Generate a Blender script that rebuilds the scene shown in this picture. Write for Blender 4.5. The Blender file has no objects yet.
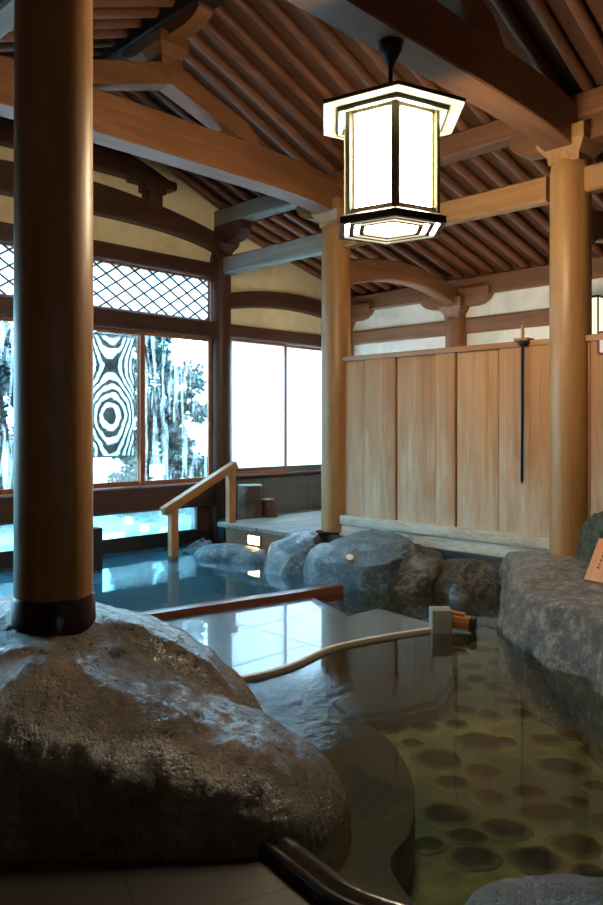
import bpy, bmesh, math, random
from math import sin, cos, pi, sqrt, radians
from mathutils import Vector, Matrix, noise
from mathutils.bvhtree import BVHTree

random.seed(7)
SC = bpy.context.scene
COL = SC.collection
R2 = sqrt(2.0)

# ------------------------------------------------------------------ helpers
def W(r, d, z=0.0):
    """right / depth (seen from the bath's edge) -> building axes"""
    return Vector(((d + r) / R2, (d - r) / R2, z))

def onz(px, py, z=0.0):
    s = (px - 301.5) / 750.0
    d = 750.0 * (1.5 - z) / (py - 427.0)
    return W(s * d, d, z)

def link(name, me, parent=None, mat=None, sharp=None):
    o = bpy.data.objects.new(name, me)
    COL.objects.link(o)
    if mat is not None:
        for m in (mat if isinstance(mat, (list, tuple)) else [mat]):
            me.materials.append(m)
    if sharp is not None:
        for p in me.polygons:
            p.use_smooth = True
        me.set_sharp_from_angle(angle=radians(sharp))
    if parent is not None:
        o.parent = parent
    return o

def mesh_of(bm, name):
    bmesh.ops.recalc_face_normals(bm, faces=bm.faces[:])
    me = bpy.data.meshes.new(name)
    bm.to_mesh(me)
    bm.free()
    return me

def obj(name, bm, mat, parent=None, sharp=35, origin=None):
    """link a bmesh as ONE object; origin moves the object's own origin (world coordinates when it has no parent)"""
    if origin is not None:
        bmesh.ops.translate(bm, verts=bm.verts[:], vec=-Vector(origin))
    o = link(name, mesh_of(bm, name), parent, mat, sharp)
    if origin is not None:
        o.location = origin
    return o

def tag(o, label=None, cat=None, group=None, kind=None):
    if label: o['label'] = label
    if cat: o['category'] = cat
    if group: o['group'] = group
    if kind: o['kind'] = kind
    return o

def thing(name, loc, label, cat, group=None, rz=0.0):
    o = bpy.data.objects.new(name, None)
    o.empty_display_size = 0.1
    COL.objects.link(o)
    o.location = loc
    o.rotation_euler = (0, 0, rz)
    return tag(o, label, cat, group)

def box(bm, x0, x1, y0, y1, z0, z1, M=None, ch=0.0):
    ret = bmesh.ops.create_cube(bm, size=1.0)
    vs = ret['verts']
    for v in vs:
        v.co = Vector(((x0 + x1) / 2 + v.co.x * (x1 - x0), (y0 + y1) / 2 + v.co.y * (y1 - y0), (z0 + z1) / 2 + v.co.z * (z1 - z0)))
    if ch > 0:
        es = list({e for v in vs for e in v.link_edges})
        r = bmesh.ops.bevel(bm, geom=es, offset=ch, segments=2, affect='EDGES', profile=0.6)
        vs = list({v for f in r['faces'] for v in f.verts} | {v for v in vs if v.is_valid})
    if M is not None:
        bmesh.ops.transform(bm, matrix=M, verts=vs)
    return bm

def B(): return bmesh.new()

def sweep(bm, path, prof, up=Vector((0, 0, 1)), caps=True, scale=None):
    """closed profile [(side, up)] along a path"""
    n = len(prof); rings = []
    for i, p in enumerate(path):
        p = Vector(p)
        a = Vector(path[max(i - 1, 0)]); b = Vector(path[min(i + 1, len(path) - 1)])
        t = (b - a).normalized()
        s = t.cross(up)
        if s.length < 1e-4: s = t.cross(Vector((0, 1, 0)))
        s.normalize(); u = s.cross(t)
        k = scale[i] if scale else 1.0
        rings.append([bm.verts.new(p + s * (q[0] * k) + u * (q[1] * k)) for q in prof])
    for i in range(len(rings) - 1):
        for j in range(n):
            bm.faces.new((rings[i][j], rings[i][(j + 1) % n], rings[i + 1][(j + 1) % n], rings[i + 1][j]))
    if caps:
        bm.faces.new(rings[0][::-1]); bm.faces.new(rings[-1])
    return bm

def circ(r, n=12): return [(r * cos(2 * pi * i / n), r * sin(2 * pi * i / n)) for i in range(n)]

def tube(bm, path, r, n=12, caps=True, scale=None): return sweep(bm, path, circ(r, n), caps=caps, scale=scale)

def lathe(bm, prof, n=32, cx=0, cy=0, rot=0.0, caps=True):
    rings = []
    for r, z in prof:
        rings.append([bm.verts.new((cx + r * cos(2 * pi * i / n + rot), cy + r * sin(2 * pi * i / n + rot), z)) for i in range(n)])
    for a, b in zip(rings, rings[1:]):
        for j in range(n):
            bm.faces.new((a[j], a[(j + 1) % n], b[(j + 1) % n], b[j]))
    if caps:
        bm.faces.new(rings[0][::-1]); bm.faces.new(rings[-1])
    return bm

def prism(bm, poly, axis, a, b):
    """poly of 2-D points extruded along axis from a to b. 'Y': (x,z), 'X': (y,z), 'Z': (x,y)"""
    f = {'Y': lambda p, t: (p[0], t, p[1]), 'X': lambda p, t: (t, p[0], p[1]), 'Z': lambda p, t: (p[0], p[1], t)}[axis]
    A = [bm.verts.new(f(p, a)) for p in poly]; C = [bm.verts.new(f(p, b)) for p in poly]
    n = len(poly)
    bm.faces.new(A[::-1]); bm.faces.new(C)
    for i in range(n):
        bm.faces.new((A[i], A[(i + 1) % n], C[(i + 1) % n], C[i]))
    return bm

def arch_beam(bm, axis, c, a, b, zb, zt, w, n=28, ch=0.018):
    """a beam along axis 'X' (at y=c) or 'Y' (at x=c) from a to b; zb(t), zt(t) with t in -1..1; chamfered section"""
    rings = []
    for i in range(n + 1):
        f = i / n; s = a + (b - a) * f; t = 2 * f - 1
        z0, z1 = zb(t), zt(t); h = w / 2
        k = min(ch, (z1 - z0) * 0.3)
        sec = [(-h + k, z0), (h - k, z0), (h, z0 + k), (h, z1 - k), (h - k, z1), (-h + k, z1), (-h, z1 - k), (-h, z0 + k)]
        rings.append([bm.verts.new((s, c + q, z) if axis == 'X' else (c + q, s, z)) for q, z in sec])
    for r0, r1 in zip(rings, rings[1:]):
        for j in range(8):
            bm.faces.new((r0[j], r0[(j + 1) % 8], r1[(j + 1) % 8], r1[j]))
    bm.faces.new(rings[0][::-1]); bm.faces.new(rings[-1])
    return bm

def catmull(pts, n, closed=False):
    pts = [Vector(p) for p in pts]; out = []; m = len(pts)
    segs = m if closed else m - 1
    for i in range(segs):
        g = (lambda k: pts[k % m]) if closed else (lambda k: pts[min(max(k, 0), m - 1)])
        p0, p1, p2, p3 = g(i - 1), g(i), g(i + 1), g(i + 2)
        for j in range(n):
            t = j / n
            out.append(0.5 * ((2 * p1) + (p2 - p0) * t + (2 * p0 - 5 * p1 + 4 * p2 - p3) * t * t + (3 * p1 - p0 - 3 * p2 + p3) * t ** 3))
    if not closed: out.append(pts[-1])
    return out

def resample(pts, n, closed):
    P = pts + [pts[0]] if closed else pts
    L = [0]
    for a, b in zip(P, P[1:]): L.append(L[-1] + (b - a).length)
    out = []; k = 0; m = n if closed else n - 1
    for i in range(n):
        t = L[-1] * i / m
        while k < len(L) - 2 and L[k + 1] < t: k += 1
        f = (t - L[k]) / max(L[k + 1] - L[k], 1e-9)
        out.append(P[k].lerp(P[k + 1], f))
    return out

def interp(tab, x):
    if x <= tab[0][0]: return tab[0][1]
    for (a, u), (b, v) in zip(tab, tab[1:]):
        if x <= b:
            f = (x - a) / (b - a)
            f = f * f * (3 - 2 * f) * 0.5 + f * 0.5
            return u + (v - u) * f
    return tab[-1][1]

# ------------------------------------------------------------------ materials
class NT:
    def __init__(s, name):
        s.m = bpy.data.materials.new(name); s.m.use_nodes = True
        s.t = s.m.node_tree; s.t.nodes.clear()
        s.out = s.t.nodes.new('ShaderNodeOutputMaterial')
    def n(s, typ, ins=None, **kw):
        nd = s.t.nodes.new(typ)
        for k, v in kw.items(): setattr(nd, k, v)
        for k, v in (ins or {}).items():
            sk = nd.inputs[k]
            if isinstance(v, bpy.types.NodeSocket): s.t.links.new(v, sk)
            else: sk.default_value = v
        return nd
    def math(s, op, a, b=None, c=None, clamp=False):
        ins = {0: a}
        if b is not None: ins[1] = b
        if c is not None: ins[2] = c
        nd = s.n('ShaderNodeMath', ins, operation=op); nd.use_clamp = clamp
        return nd.outputs[0]
    def ramp(s, fac, stops):
        nd = s.n('ShaderNodeValToRGB', {0: fac}); e = nd.color_ramp.elements
        while len(e) > 1: e.remove(e[-1])
        e[0].position = stops[0][0]; e[0].color = (*stops[0][1], 1)
        for p, c in stops[1:]:
            x = e.new(p); x.color = (*c, 1)
        return nd.outputs[0]
    def mix(s, f, a, b, typ='MIX'):
        nd = s.n('ShaderNodeMix', {0: f}, data_type='RGBA', blend_type=typ)
        for k, v in ((6, a), (7, b)):
            if isinstance(v, bpy.types.NodeSocket): s.t.links.new(v, nd.inputs[k])
            else: nd.inputs[k].default_value = (*v, 1)
        return nd.outputs[2]
    def noise(s, vec, scale, detail=5, rough=0.55, dist=0.0):
        return s.n('ShaderNodeTexNoise', {'Vector': vec, 'Scale': scale, 'Detail': detail, 'Roughness': rough, 'Distortion': dist}).outputs[0]
    def bump(s, h, strength, dist=0.02):
        return s.n('ShaderNodeBump', {'Height': h, 'Strength': strength, 'Distance': dist}).outputs[0]
    def obj(s): return s.n('ShaderNodeTexCoord').outputs['Object']
    def pos(s): return s.n('ShaderNodeNewGeometry').outputs['Position']
    def map(s, v, scale, loc=(0, 0, 0)): return s.n('ShaderNodeMapping', {'Vector': v, 'Scale': scale, 'Location': loc}).outputs[0]
    def end(s, sh):
        s.t.links.new(sh, s.out.inputs[0]); return s.m
    def prin(s, **k):
        names = {'col': 'Base Color', 'rough': 'Roughness', 'norm': 'Normal', 'spec': 'Specular IOR Level', 'metal': 'Metallic', 'coat': 'Coat Weight', 'coatr': 'Coat Roughness', 'ior': 'IOR'}
        ins = {}
        for a, v in k.items():
            if a == 'col' and not isinstance(v, bpy.types.NodeSocket): v = (*v, 1)
            ins[names[a]] = v
        return s.end(s.n('ShaderNodeBsdfPrincipled', ins).outputs[0])

_wood = {}
def wood(tone, axis):
    key = (tone, axis)
    if key in _wood: return _wood[key]
    lo, mid, hi, rough, bs = {
        'honey': ((.235, .106, .036), (.35, .175, .062), (.46, .255, .10), .42, .12),
        'board': ((.34, .155, .055), (.45, .225, .085), (.56, .30, .125), .50, .10),
        'beam': ((.125, .052, .022), (.205, .088, .038), (.29, .134, .058), .50, .18),
        'rafter': ((.112, .044, .022), (.18, .073, .037), (.26, .113, .060), .50, .2),
        'sheath': ((.075, .033, .018), (.12, .053, .029), (.18, .082, .046), .6, .2),
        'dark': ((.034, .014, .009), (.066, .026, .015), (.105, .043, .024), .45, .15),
        'black': ((.010, .009, .009), (.020, .017, .016), (.034, .028, .025), .5, .2),
        'grey': ((.13, .12, .105), (.215, .205, .18), (.31, .295, .26), .55, .25),
        'red': ((.075, .020, .012), (.125, .037, .020), (.19, .065, .034), .30, .2),
        'sash': ((.26, .085, .032), (.36, .125, .048), (.45, .17, .07), .45, .1),
        'rail': ((.29, .120, .040), (.38, .170, .060), (.47, .225, .088), .42, .1),
        'sign': ((.40, .125, .032), (.54, .19, .052), (.66, .27, .085), .45, .1),
    }[tone]
    t = NT('wood_%s_%s' % (tone, axis.lower()))
    sc = {'X': (.55, 7, 7), 'Y': (7, .55, 7), 'Z': (7, 7, .55)}[axis]
    oi = t.n('ShaderNodeObjectInfo').outputs['Random']
    off = t.n('ShaderNodeVectorMath', {0: t.obj(), 1: t.n('ShaderNodeCombineXYZ', {0: t.math('MULTIPLY', oi, 7.3), 1: t.math('MULTIPLY', oi, 3.1), 2: oi}).outputs[0]}, operation='ADD').outputs[0]
    v = t.map(off, sc)
    a = t.noise(v, 1.0, 6, .6, .6)
    v2 = t.map(off, tuple(k * (1 if k < 1 else 5) for k in sc))
    b = t.noise(v2, 1.6, 4, .6, .2)
    c = t.noise(off, .9, 3)
    f = t.math('ADD', t.math('MULTIPLY', a, .55), t.math('ADD', t.math('MULTIPLY', b, .27), t.math('MULTIPLY', c, .18)))
    f = t.math('ADD', f, t.math('MULTIPLY', t.math('SUBTRACT', oi, .5), .07))
    d = t.noise(t.map(off, tuple(k * .32 + .7 for k in sc)), 2.0, 6, .65, .8)
    f = t.math('ADD', f, t.math('MULTIPLY', t.math('SUBTRACT', d, .5), .28))
    col = t.ramp(f, [(.30, lo), (.50, mid), (.68, hi)])
    n = t.bump(t.math('ADD', a, t.math('MULTIPLY', b, .7)), bs, .012)
    t.prin(col=col, rough=t.math('ADD', t.math('MULTIPLY', b, .2), rough - .1), norm=n, spec=.4)
    _wood[key] = t.m
    return t.m

def plain(name, col, rough=.5, metal=0.0, spec=.5, bump=0.0, bscale=40):
    t = NT(name); v = t.obj()
    n1 = t.noise(v, bscale, 4)
    c = t.mix(t.math('MULTIPLY', t.noise(v, bscale * .2, 4), .5), col, tuple(k * .72 for k in col))
    kw = dict(col=c, rough=rough, metal=metal, spec=spec)
    if bump: kw['norm'] = t.bump(n1, bump, .01)
    t.prin(**kw); return t.m

def emit(name, col, strength):
    t = NT(name); return t.end(t.n('ShaderNodeEmission', {0: (*col, 1), 1: strength}).outputs[0])

def panel_mat():
    """cedar boards, bleached and lime-stained by splashing along their foot"""
    t = NT('cedar_boards'); p = t.pos(); oi = t.n('ShaderNodeObjectInfo').outputs['Random']
    off = t.n('ShaderNodeVectorMath', {0: p, 1: t.n('ShaderNodeCombineXYZ', {0: t.math('MULTIPLY', oi, 9.0), 1: t.math('MULTIPLY', oi, 23.0), 2: t.math('MULTIPLY', oi, 4.0)}).outputs[0]}, operation='ADD').outputs[0]
    a = t.noise(t.map(off, (5, 6, .35)), 1.0, 6, .6, .8)
    b = t.noise(t.map(off, (40, 45, .5)), 1.0, 4, .6)
    f = t.math('ADD', t.math('MULTIPLY', a, .65), t.math('MULTIPLY', b, .35))
    f = t.math('ADD', f, t.math('MULTIPLY', t.math('SUBTRACT', oi, .5), .16))
    col = t.ramp(f, [(.30, (.29, .125, .044)), (.5, (.42, .20, .073)), (.70, (.56, .30, .122))])
    z = t.n('ShaderNodeSeparateXYZ', {0: p}).outputs[2]
    st = t.noise(t.map(off, (9, 9, 1.3)), 1.0, 6, .65, .5)
    bl = t.math('SUBTRACT', t.math('ADD', 1.24, t.math('MULTIPLY', t.math('SUBTRACT', st, .5), 2.0)), t.math('MULTIPLY', z, .80), clamp=True)
    bl = t.math('MULTIPLY', t.math('POWER', bl, 1.2), .85)
    col = t.mix(bl, col, (.62, .50, .36))
    mold = t.noise(t.map(off, (14, 14, 5)), 1.0, 7, .75)
    mk = t.math('MULTIPLY', t.math('SUBTRACT', mold, .60), 9.0, clamp=True)
    mk = t.math('MULTIPLY', mk, t.math('SUBTRACT', 1.9, t.math('MULTIPLY', z, 2.2), clamp=True))
    col = t.mix(t.math('MULTIPLY', mk, .8), col, (.10, .075, .05))
    return t.prin(col=col, rough=.5, norm=t.bump(b, .12, .01), spec=.35) and t.m

def sill_mat():
    t = NT('limed_sill'); p = t.pos()
    a = t.noise(t.map(p, (6, 2, 10)), 1.0, 7, .7, .4)
    b = t.noise(t.map(p, (30, 9, 40)), 1.0, 5, .7)
    col = t.ramp(t.math('ADD', t.math('MULTIPLY', a, .7), t.math('MULTIPLY', b, .3)), [(.34, (.13, .10, .07)), (.44, (.42, .36, .27)), (.6, (.60, .54, .44))])
    t.prin(col=col, rough=.65, norm=t.bump(b, .3, .01)); return t.m

def plaster_mat(name, col, dark):
    t = NT(name); v = t.obj()
    a = t.noise(v, 2.2, 6, .6, .5); b = t.noise(v, 45, 3)
    c = t.ramp(a, [(.33, dark), (.52, col), (.75, tuple(min(1, k * 1.08) for k in col))])
    t.prin(col=c, rough=.85, norm=t.bump(b, .15, .006), spec=.2); return t.m

def rock_mat(name, lo, mid, hi, rough, pit=0.5, scale=1.0, vein=None, moss=None, coat=0.0, fine=0):
    t = NT(name); v = t.pos()
    a = t.noise(v, 2.3 * scale, 8, .62, .6)
    b = t.noise(v, 14 * scale, 8, .68)
    pits = t.n('ShaderNodeTexVoronoi', {'Vector': v, 'Scale': 42 * scale, 'Randomness': 1.0}).outputs['Distance']
    pits2 = t.n('ShaderNodeTexVoronoi', {'Vector': v, 'Scale': 95 * scale}).outputs['Distance']
    if fine:
        a = t.noise(v, 5 * scale, 8, .7); b = t.noise(v, 22 * scale, 8, .75)
    f = t.math('ADD', t.math('MULTIPLY', a, .6), t.math('MULTIPLY', b, .4))
    col = t.ramp(f, [(.38, lo), (.5, mid), (.62, hi)])
    if vein:
        w = t.noise(v, 3.1 * scale, 6, .6, 1.5)
        k = t.math('SUBTRACT', 1.0, t.math('MULTIPLY', t.math('ABSOLUTE', t.math('SUBTRACT', w, .5)), 16.0), clamp=True)
        col = t.mix(t.math('MULTIPLY', k, .7), col, vein)
    if moss:
        w = t.math('MULTIPLY', t.math('SUBTRACT', t.noise(v, 6 * scale, 7, .7), .44), 5.0, clamp=True)
        col = t.mix(w, col, moss)
    b2 = t.noise(v, 34 * scale, 7, .72)
    h = t.math('ADD', t.math('MULTIPLY', b, 1.1), t.math('ADD', t.math('MULTIPLY', t.math('MINIMUM', pits, .35), pit * .8), t.math('ADD', t.math('MULTIPLY', b2, .75), t.math('MULTIPLY', t.math('MINIMUM', pits2, .3), pit * .5))))
    n = t.bump(h, 1.0, .034)
    rr = t.math('ADD', rough - .1, t.math('MULTIPLY', b, .24))
    k = dict(col=col, rough=rr, norm=n, spec=.55)
    if coat: k.update(coat=coat, coatr=.12)
    t.prin(**k)
    if coat:
        bs = [x for x in t.t.nodes if x.type == 'BSDF_PRINCIPLED'][0]
        t.t.links.new(t.bump(h, .8, .034), bs.inputs['Coat Normal'])
    return t.m

def tile_mat(name, c1, c2, grout, sx, sy, rough, wet=0.0, rot=0.0, off=(0, 0), spec=.5, gw=.006):
    t = NT(name); p = t.pos()
    v = t.n('ShaderNodeMapping', {'Vector': p, 'Rotation': (0, 0, rot), 'Location': (off[0], off[1], 0)}).outputs[0]
    s = t.n('ShaderNodeSeparateXYZ', {0: v})
    def line(x, size):
        m = t.math('PINGPONG', x, size / 2)
        return t.math('LESS_THAN', m, gw)
    g = t.math('MAXIMUM', line(s.outputs[0], sx), line(s.outputs[1], sy))
    cell = t.n('ShaderNodeTexWhiteNoise', {'Vector': t.n('ShaderNodeCombineXYZ', {0: t.math('ROUND', t.math('DIVIDE', s.outputs[0], sx)), 1: t.math('ROUND', t.math('DIVIDE', s.outputs[1], sy))}).outputs[0]}).outputs[0]
    nz = t.noise(p, 5, 6, .6)
    col = t.mix(t.math('ADD', t.math('MULTIPLY', cell, .45), t.math('MULTIPLY', nz, .55)), c1, c2)
    col = t.mix(g, col, grout)
    n = t.bump(t.math('ADD', t.math('MULTIPLY', nz, .5), t.math('MULTIPLY', g, -1.0)), .12, .004)
    k = dict(col=col, rough=rough, norm=n, spec=spec)
    if wet: k.update(coat=wet, coatr=.015)
    t.prin(**k)
    if wet:
        bs = [x for x in t.t.nodes if x.type == 'BSDF_PRINCIPLED'][0]; bs.inputs['Coat IOR'].default_value = 1.3
        t.t.links.new(t.math('SUBTRACT', 1.0, t.math('MULTIPLY', g, .8)), bs.inputs['Coat Weight'])
    return t.m

def water_mat(name, tint, amp, patch=None, scale=3.0, murk=(.2, .24, .18), mf=.1):
    t = NT(name); p = t.pos()
    a = t.noise(t.map(p, (1, 1, 1)), scale, 3, .5, .3)
    h = t.math('MULTIPLY', a, amp)
    if patch:
        (cx, cy), rad, pa = patch
        dv = t.n('ShaderNodeVectorMath', {0: p, 1: (cx, cy, 0)}, operation='DISTANCE').outputs['Value']
        k = t.math('SUBTRACT', 1.0, t.math('DIVIDE', dv, rad), clamp=True)
        rp = t.noise(t.map(p, (1.0, 1.0, 1)), 17, 5, .65, 1.2)
        h = t.math('ADD', h, t.math('MULTIPLY', t.math('MULTIPLY', rp, k), pa))
    nb = t.n('ShaderNodeBump', {'Height': h, 'Strength': 1.0, 'Distance': .02}).outputs[0]
    fr = t.n('ShaderNodeFresnel', {'IOR': 1.33, 'Normal': nb}).outputs[0]
    gl = t.n('ShaderNodeBsdfGlossy', {'Color': (1, 1, 1, 1), 'Roughness': .035, 'Normal': nb}).outputs[0]
    tr = t.n('ShaderNodeBsdfTransparent', {0: (*tint, 1)}).outputs[0]
    df = t.n('ShaderNodeBsdfDiffuse', {0: (*murk, 1)}).outputs[0]
    tr = t.n('ShaderNodeMixShader', {0: mf, 1: tr, 2: df}).outputs[0]
    return t.end(t.n('ShaderNodeMixShader', {0: fr, 1: tr, 2: gl}).outputs[0])

def pane_mat(name, haze, tint, streak=True):
    """window glass, filmed with steam: clear glass and a scattering film"""
    t = NT(name); p = t.pos()
    s1 = t.noise(t.map(p, (13, 13, 1.6)), 1.0, 6, .7, .4)
    f = t.math('ADD', haze, t.math('MULTIPLY', t.math('SUBTRACT', s1, .54), 2.2 if streak else 0.0), clamp=True)
    tr = t.n('ShaderNodeBsdfTransparent', {0: (*tint, 1)}).outputs[0]
    tl = t.n('ShaderNodeBsdfTranslucent', {0: (.9, .93, .95, 1)}).outputs[0]
    gl = t.n('ShaderNodeBsdfGlossy', {0: (1, 1, 1, 1), 'Roughness': .05}).outputs[0]
    a = t.n('ShaderNodeMixShader', {0: f, 1: tr, 2: tl}).outputs[0]
    return t.end(t.n('ShaderNodeMixShader', {0: .06, 1: a, 2: gl}).outputs[0])

def screen_mat(cx, cz):
    """two layers of fine blind slats, whose weave shows wavering rings"""
    t = NT('rippled_blind'); s = t.n('ShaderNodeSeparateXYZ', {0: t.pos()})
    ds = t.math('MULTIPLY', t.math('SUBTRACT', t.noise(t.map(t.pos(), (5, 1, 5)), 1.0, 6, .68), .5), 1.5)
    u = t.math('DIVIDE', t.math('SUBTRACT', s.outputs[0], cx), .36)
    v = t.math('SUBTRACT', s.outputs[2], cz)
    ph = t.math('ADD', t.math('MULTIPLY', t.math('MULTIPLY', u, u), 4.4), t.math('MULTIPLY', t.math('COSINE', t.math('MULTIPLY', t.math('ADD', v, .12), 5.6)), -1.5))
    ph = t.math('ADD', t.math('ADD', ph, t.math('MULTIPLY', v, 1.4)), ds)
    w = t.math('SINE', t.math('MULTIPLY', ph, 2 * pi))
    f = t.math('ADD', t.math('MULTIPLY', w, 2.6), .55, clamp=True)
    fl = t.math('MULTIPLY', t.noise(t.map(t.pos(), (40, 1, 90)), 1.0, 3), .12)
    f = t.math('SUBTRACT', f, fl, clamp=True)
    dk = t.n('ShaderNodeBsdfDiffuse', {0: (.008, .014, .020, 1)}).outputs[0]
    tr = t.n('ShaderNodeBsdfTransparent', {0: (.75, .85, .85, 1)}).outputs[0]
    tl = t.n('ShaderNodeBsdfTranslucent', {0: (.85, .9, .88, 1)}).outputs[0]
    tr = t.n('ShaderNodeMixShader', {0: .6, 1: tr, 2: tl}).outputs[0]
    return t.end(t.n('ShaderNodeMixShader', {0: f, 1: tr, 2: dk}).outputs[0])

M_PANEL = panel_mat(); M_SILL = sill_mat()
M_PLASTER = plaster_mat('cream_plaster', (.86, .76, .52), (.74, .61, .37))
M_WHITE = plaster_mat('pale_plaster', (.78, .76, .68), (.62, .60, .50))
M_ROCKW = rock_mat('wet_lava_rock', (.060, .044, .028), (.150, .112, .072), (.31, .235, .150), .28, 1.2, 1.0, coat=1.0)
M_ROCKB = rock_mat('bluegrey_rock', (.012, .022, .032), (.055, .085, .110), (.24, .32, .38), .30, .6, 2.2, coat=.8)
M_ROCKD = rock_mat('dark_rock', (.018, .018, .017), (.045, .045, .042), (.11, .10, .08), .40, .5, 1.3, vein=(.26, .20, .12))
M_ROCKR = rock_mat('brown_rock', (.030, .021, .013), (.175, .125, .075), (.56, .45, .33), .30, 1.2, 2.0, coat=.9, fine=1)
M_MOSS = rock_mat('mossy_rock', (.02, .02, .015), (.06, .06, .04), (.12, .115, .08), .8, .8, 2.0, moss=(.11, .12, .05))
M_BLACK = plain('black_iron', (.012, .014, .014), .38, .6)
M_BRONZE = plain('bronze_strip', (.16, .14, .10), .45, .1)
M_LAMPWHITE = plain('cream_enamel', (.72, .72, .62), .5)
M_BAND = plain('dark_red_metal', (.020, .006, .007), .33, .3, bump=.1)
def stone_mat():
    t = NT('blurred_edge_stone'); v = t.obj()
    s = t.n('ShaderNodeSeparateXYZ', {0: v})
    r = t.math('SQRT', t.math('ADD', t.math('MULTIPLY', s.outputs[0], s.outputs[0]), t.math('MULTIPLY', s.outputs[1], s.outputs[1])))
    r = t.math('ADD', r, t.math('MULTIPLY', t.math('SUBTRACT', t.noise(v, 2.2, 5), .5), .5))
    f = t.n('ShaderNodeMapRange', {0: r, 1: .50, 2: 1.05}, interpolation_type='SMOOTHSTEP').outputs[0]  # edge fades to the bed colour, painting in the blur of murky water
    t.prin(col=t.mix(f, (.004, .005, .004), (.15, .16, .078)), rough=.65); return t.m
M_STONE_D = stone_mat()
M_RIM = plain('polished_dark_stone', (.022, .020, .018), .22, bump=.12, bscale=60)
M_CAP = plain('greenish_enamel', (.25, .27, .20), .55)
M_GLOW = emit('lantern_paper', (1.0, .80, .53), 62.0)
M_GLOW2 = emit('added_lamp_paper', (1.0, .84, .60), 42.0)  # glow of the two unseen lamps added behind the partition
M_GLOW3 = emit('small_lamp_paper', (1.0, .84, .56), 1.3)
M_STEPGLOW = emit('step_light_glass', (1.0, .72, .34), 9.0)
M_FLOORT = tile_mat('dark_floor_tile', (.022, .019, .016), (.045, .038, .032), (.008, .007, .006), .62, .62, .42, rot=radians(20), off=(.1, .25))
M_LEDGE = tile_mat('wet_slate_tile', (.028, .040, .047), (.055, .072, .082), (.012, .014, .016), .78, .62, .30, wet=1.0, off=(.2, .1), spec=.2, gw=.009)
M_BEDBLUE = tile_mat('blue_pool_tile', (.10, .19, .23), (.15, .26, .31), (.26, .36, .40), .62, .62, .4, gw=.010)
M_PANE = pane_mat('steamed_glass', .08, (.80, .93, .96))
M_CLEAR = pane_mat('clear_glass', .04, (.88, .96, .97), False)
M_FROST = pane_mat('frosted_glass', 1.0, (1, 1, 1), False)
M_STRIP = pane_mat('wet_strip_glass', .14, (.55, .85, .90), False)
M_BLOCK = tile_mat('grey_block', (.075, .085, .088), (.11, .12, .12), (.03, .034, .036), .9, .9, .6)

# bed of the near pool: olive mortar
def bed_mat():
    t = NT('olive_pool_bed'); p = t.pos()
    a = t.noise(p, 1.1, 6, .6, .8); b = t.noise(p, 9, 6, .65); c = t.noise(p, .8, 3)
    col = t.ramp(t.math('ADD', t.math('MULTIPLY', a, .7), t.math('MULTIPLY', b, .3)), [(.36, (.06, .085, .06)), (.5, (.20, .21, .10)), (.62, (.45, .38, .14))])
    col = t.mix(t.math('MULTIPLY', t.math('SUBTRACT', c, .42), 4.0, clamp=True), (.09, .13, .115), col)
    t.prin(col=col, rough=.7, norm=t.bump(b, .4, .02)); return t.m
M_BED = bed_mat()
M_WATER = water_mat('pool_water', (.66, .74, .67), .10, ((2.80, 2.95), .72, .42), 2.2, (.06, .10, .075), .06)
M_WATERB = water_mat('blue_water', (.55, .84, .93), .16, None, 2.0, (.10, .34, .46), .22)

# ------------------------------------------------------------------ roof planes
XR = 4.06                                     # ridge
XC, XW = 6.43, 8.97                           # column line, outer wall
XL, XLW = 1.69, -0.85                         # the same on the other side
def z_main(x): return 5.33 - .40 * abs(x - XR)
def z_aisle(x): return 3.56 + .255 * (XW - x) if x > XR else 3.56 + .255 * (x - XLW)
YW = 8.0
Y0 = -3.0
FR = (3.06, 5.865)                            # frames A-D and C

# ceiling boards (three slopes seen, plus the far aisle)
def slab(name, x0, x1, zf):
    bm = B()
    pts = [(x0, zf(x0) + .10), (x1, zf(x1) + .10), (x1, zf(x1) + .14), (x0, zf(x0) + .14)]
    prism(bm, pts, 'Y', Y0 - .1, YW + .5)
    return tag(obj(name, bm, wood('sheath', 'X'), sharp=None), kind='structure')
slab('ceiling_1', XR, XC + 1.05, z_main)
slab('ceiling_2', XL - 1.05, XR, z_main)
slab('ceiling_3', XC + .11, XW + .5, z_aisle)
slab('ceiling_4', XLW - .5, XL - .11, z_aisle)

def rafters(name, x0, x1, zf, ys, label, group, r=.048, tone='rafter'):
    me = None
    for y in ys:
        if me is None:
            bm = B()
            tube(bm, [(x0, 0, zf(x0) + r), ((x0 + x1) / 2, 0, (zf(x0) + zf(x1)) / 2 + r), (x1, 0, zf(x1) + r)], r, 14)
            o = obj(name, bm, wood(tone, 'X'), sharp=40); me = o.data
        else:
            o = bpy.data.objects.new(name, me); COL.objects.link(o)
        o.location = (0, y, 0)
        tag(o, label, 'rafter', group)
rafters('rafter', XR, XC + .12, z_main, [.60 + .25 * i for i in range(30)], 'round brown rafter running down the main roof slope behind the hanging lantern', 'rafters of the main slope above the lantern')
rafters('rafter', XC + .11, XW + .25, z_aisle, [1.85 + .25 * i for i in range(25)], 'round reddish rafter of the low roof sloping beyond the board partition', 'rafters of the low aisle roof')
rafters('rafter', XL, XR, z_main, [3.35 + .25 * i for i in range(19)], 'round dark rafter on the far roof slope beyond the ridge beam', 'rafters of the slope beyond the ridge')
rafters('rafter', XLW, XL - .11, z_aisle, [4.35 + .25 * i for i in range(15)], 'round dark rafter of the low roof behind the dark foreground column', 'rafters of the low roof behind the foreground column')

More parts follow.
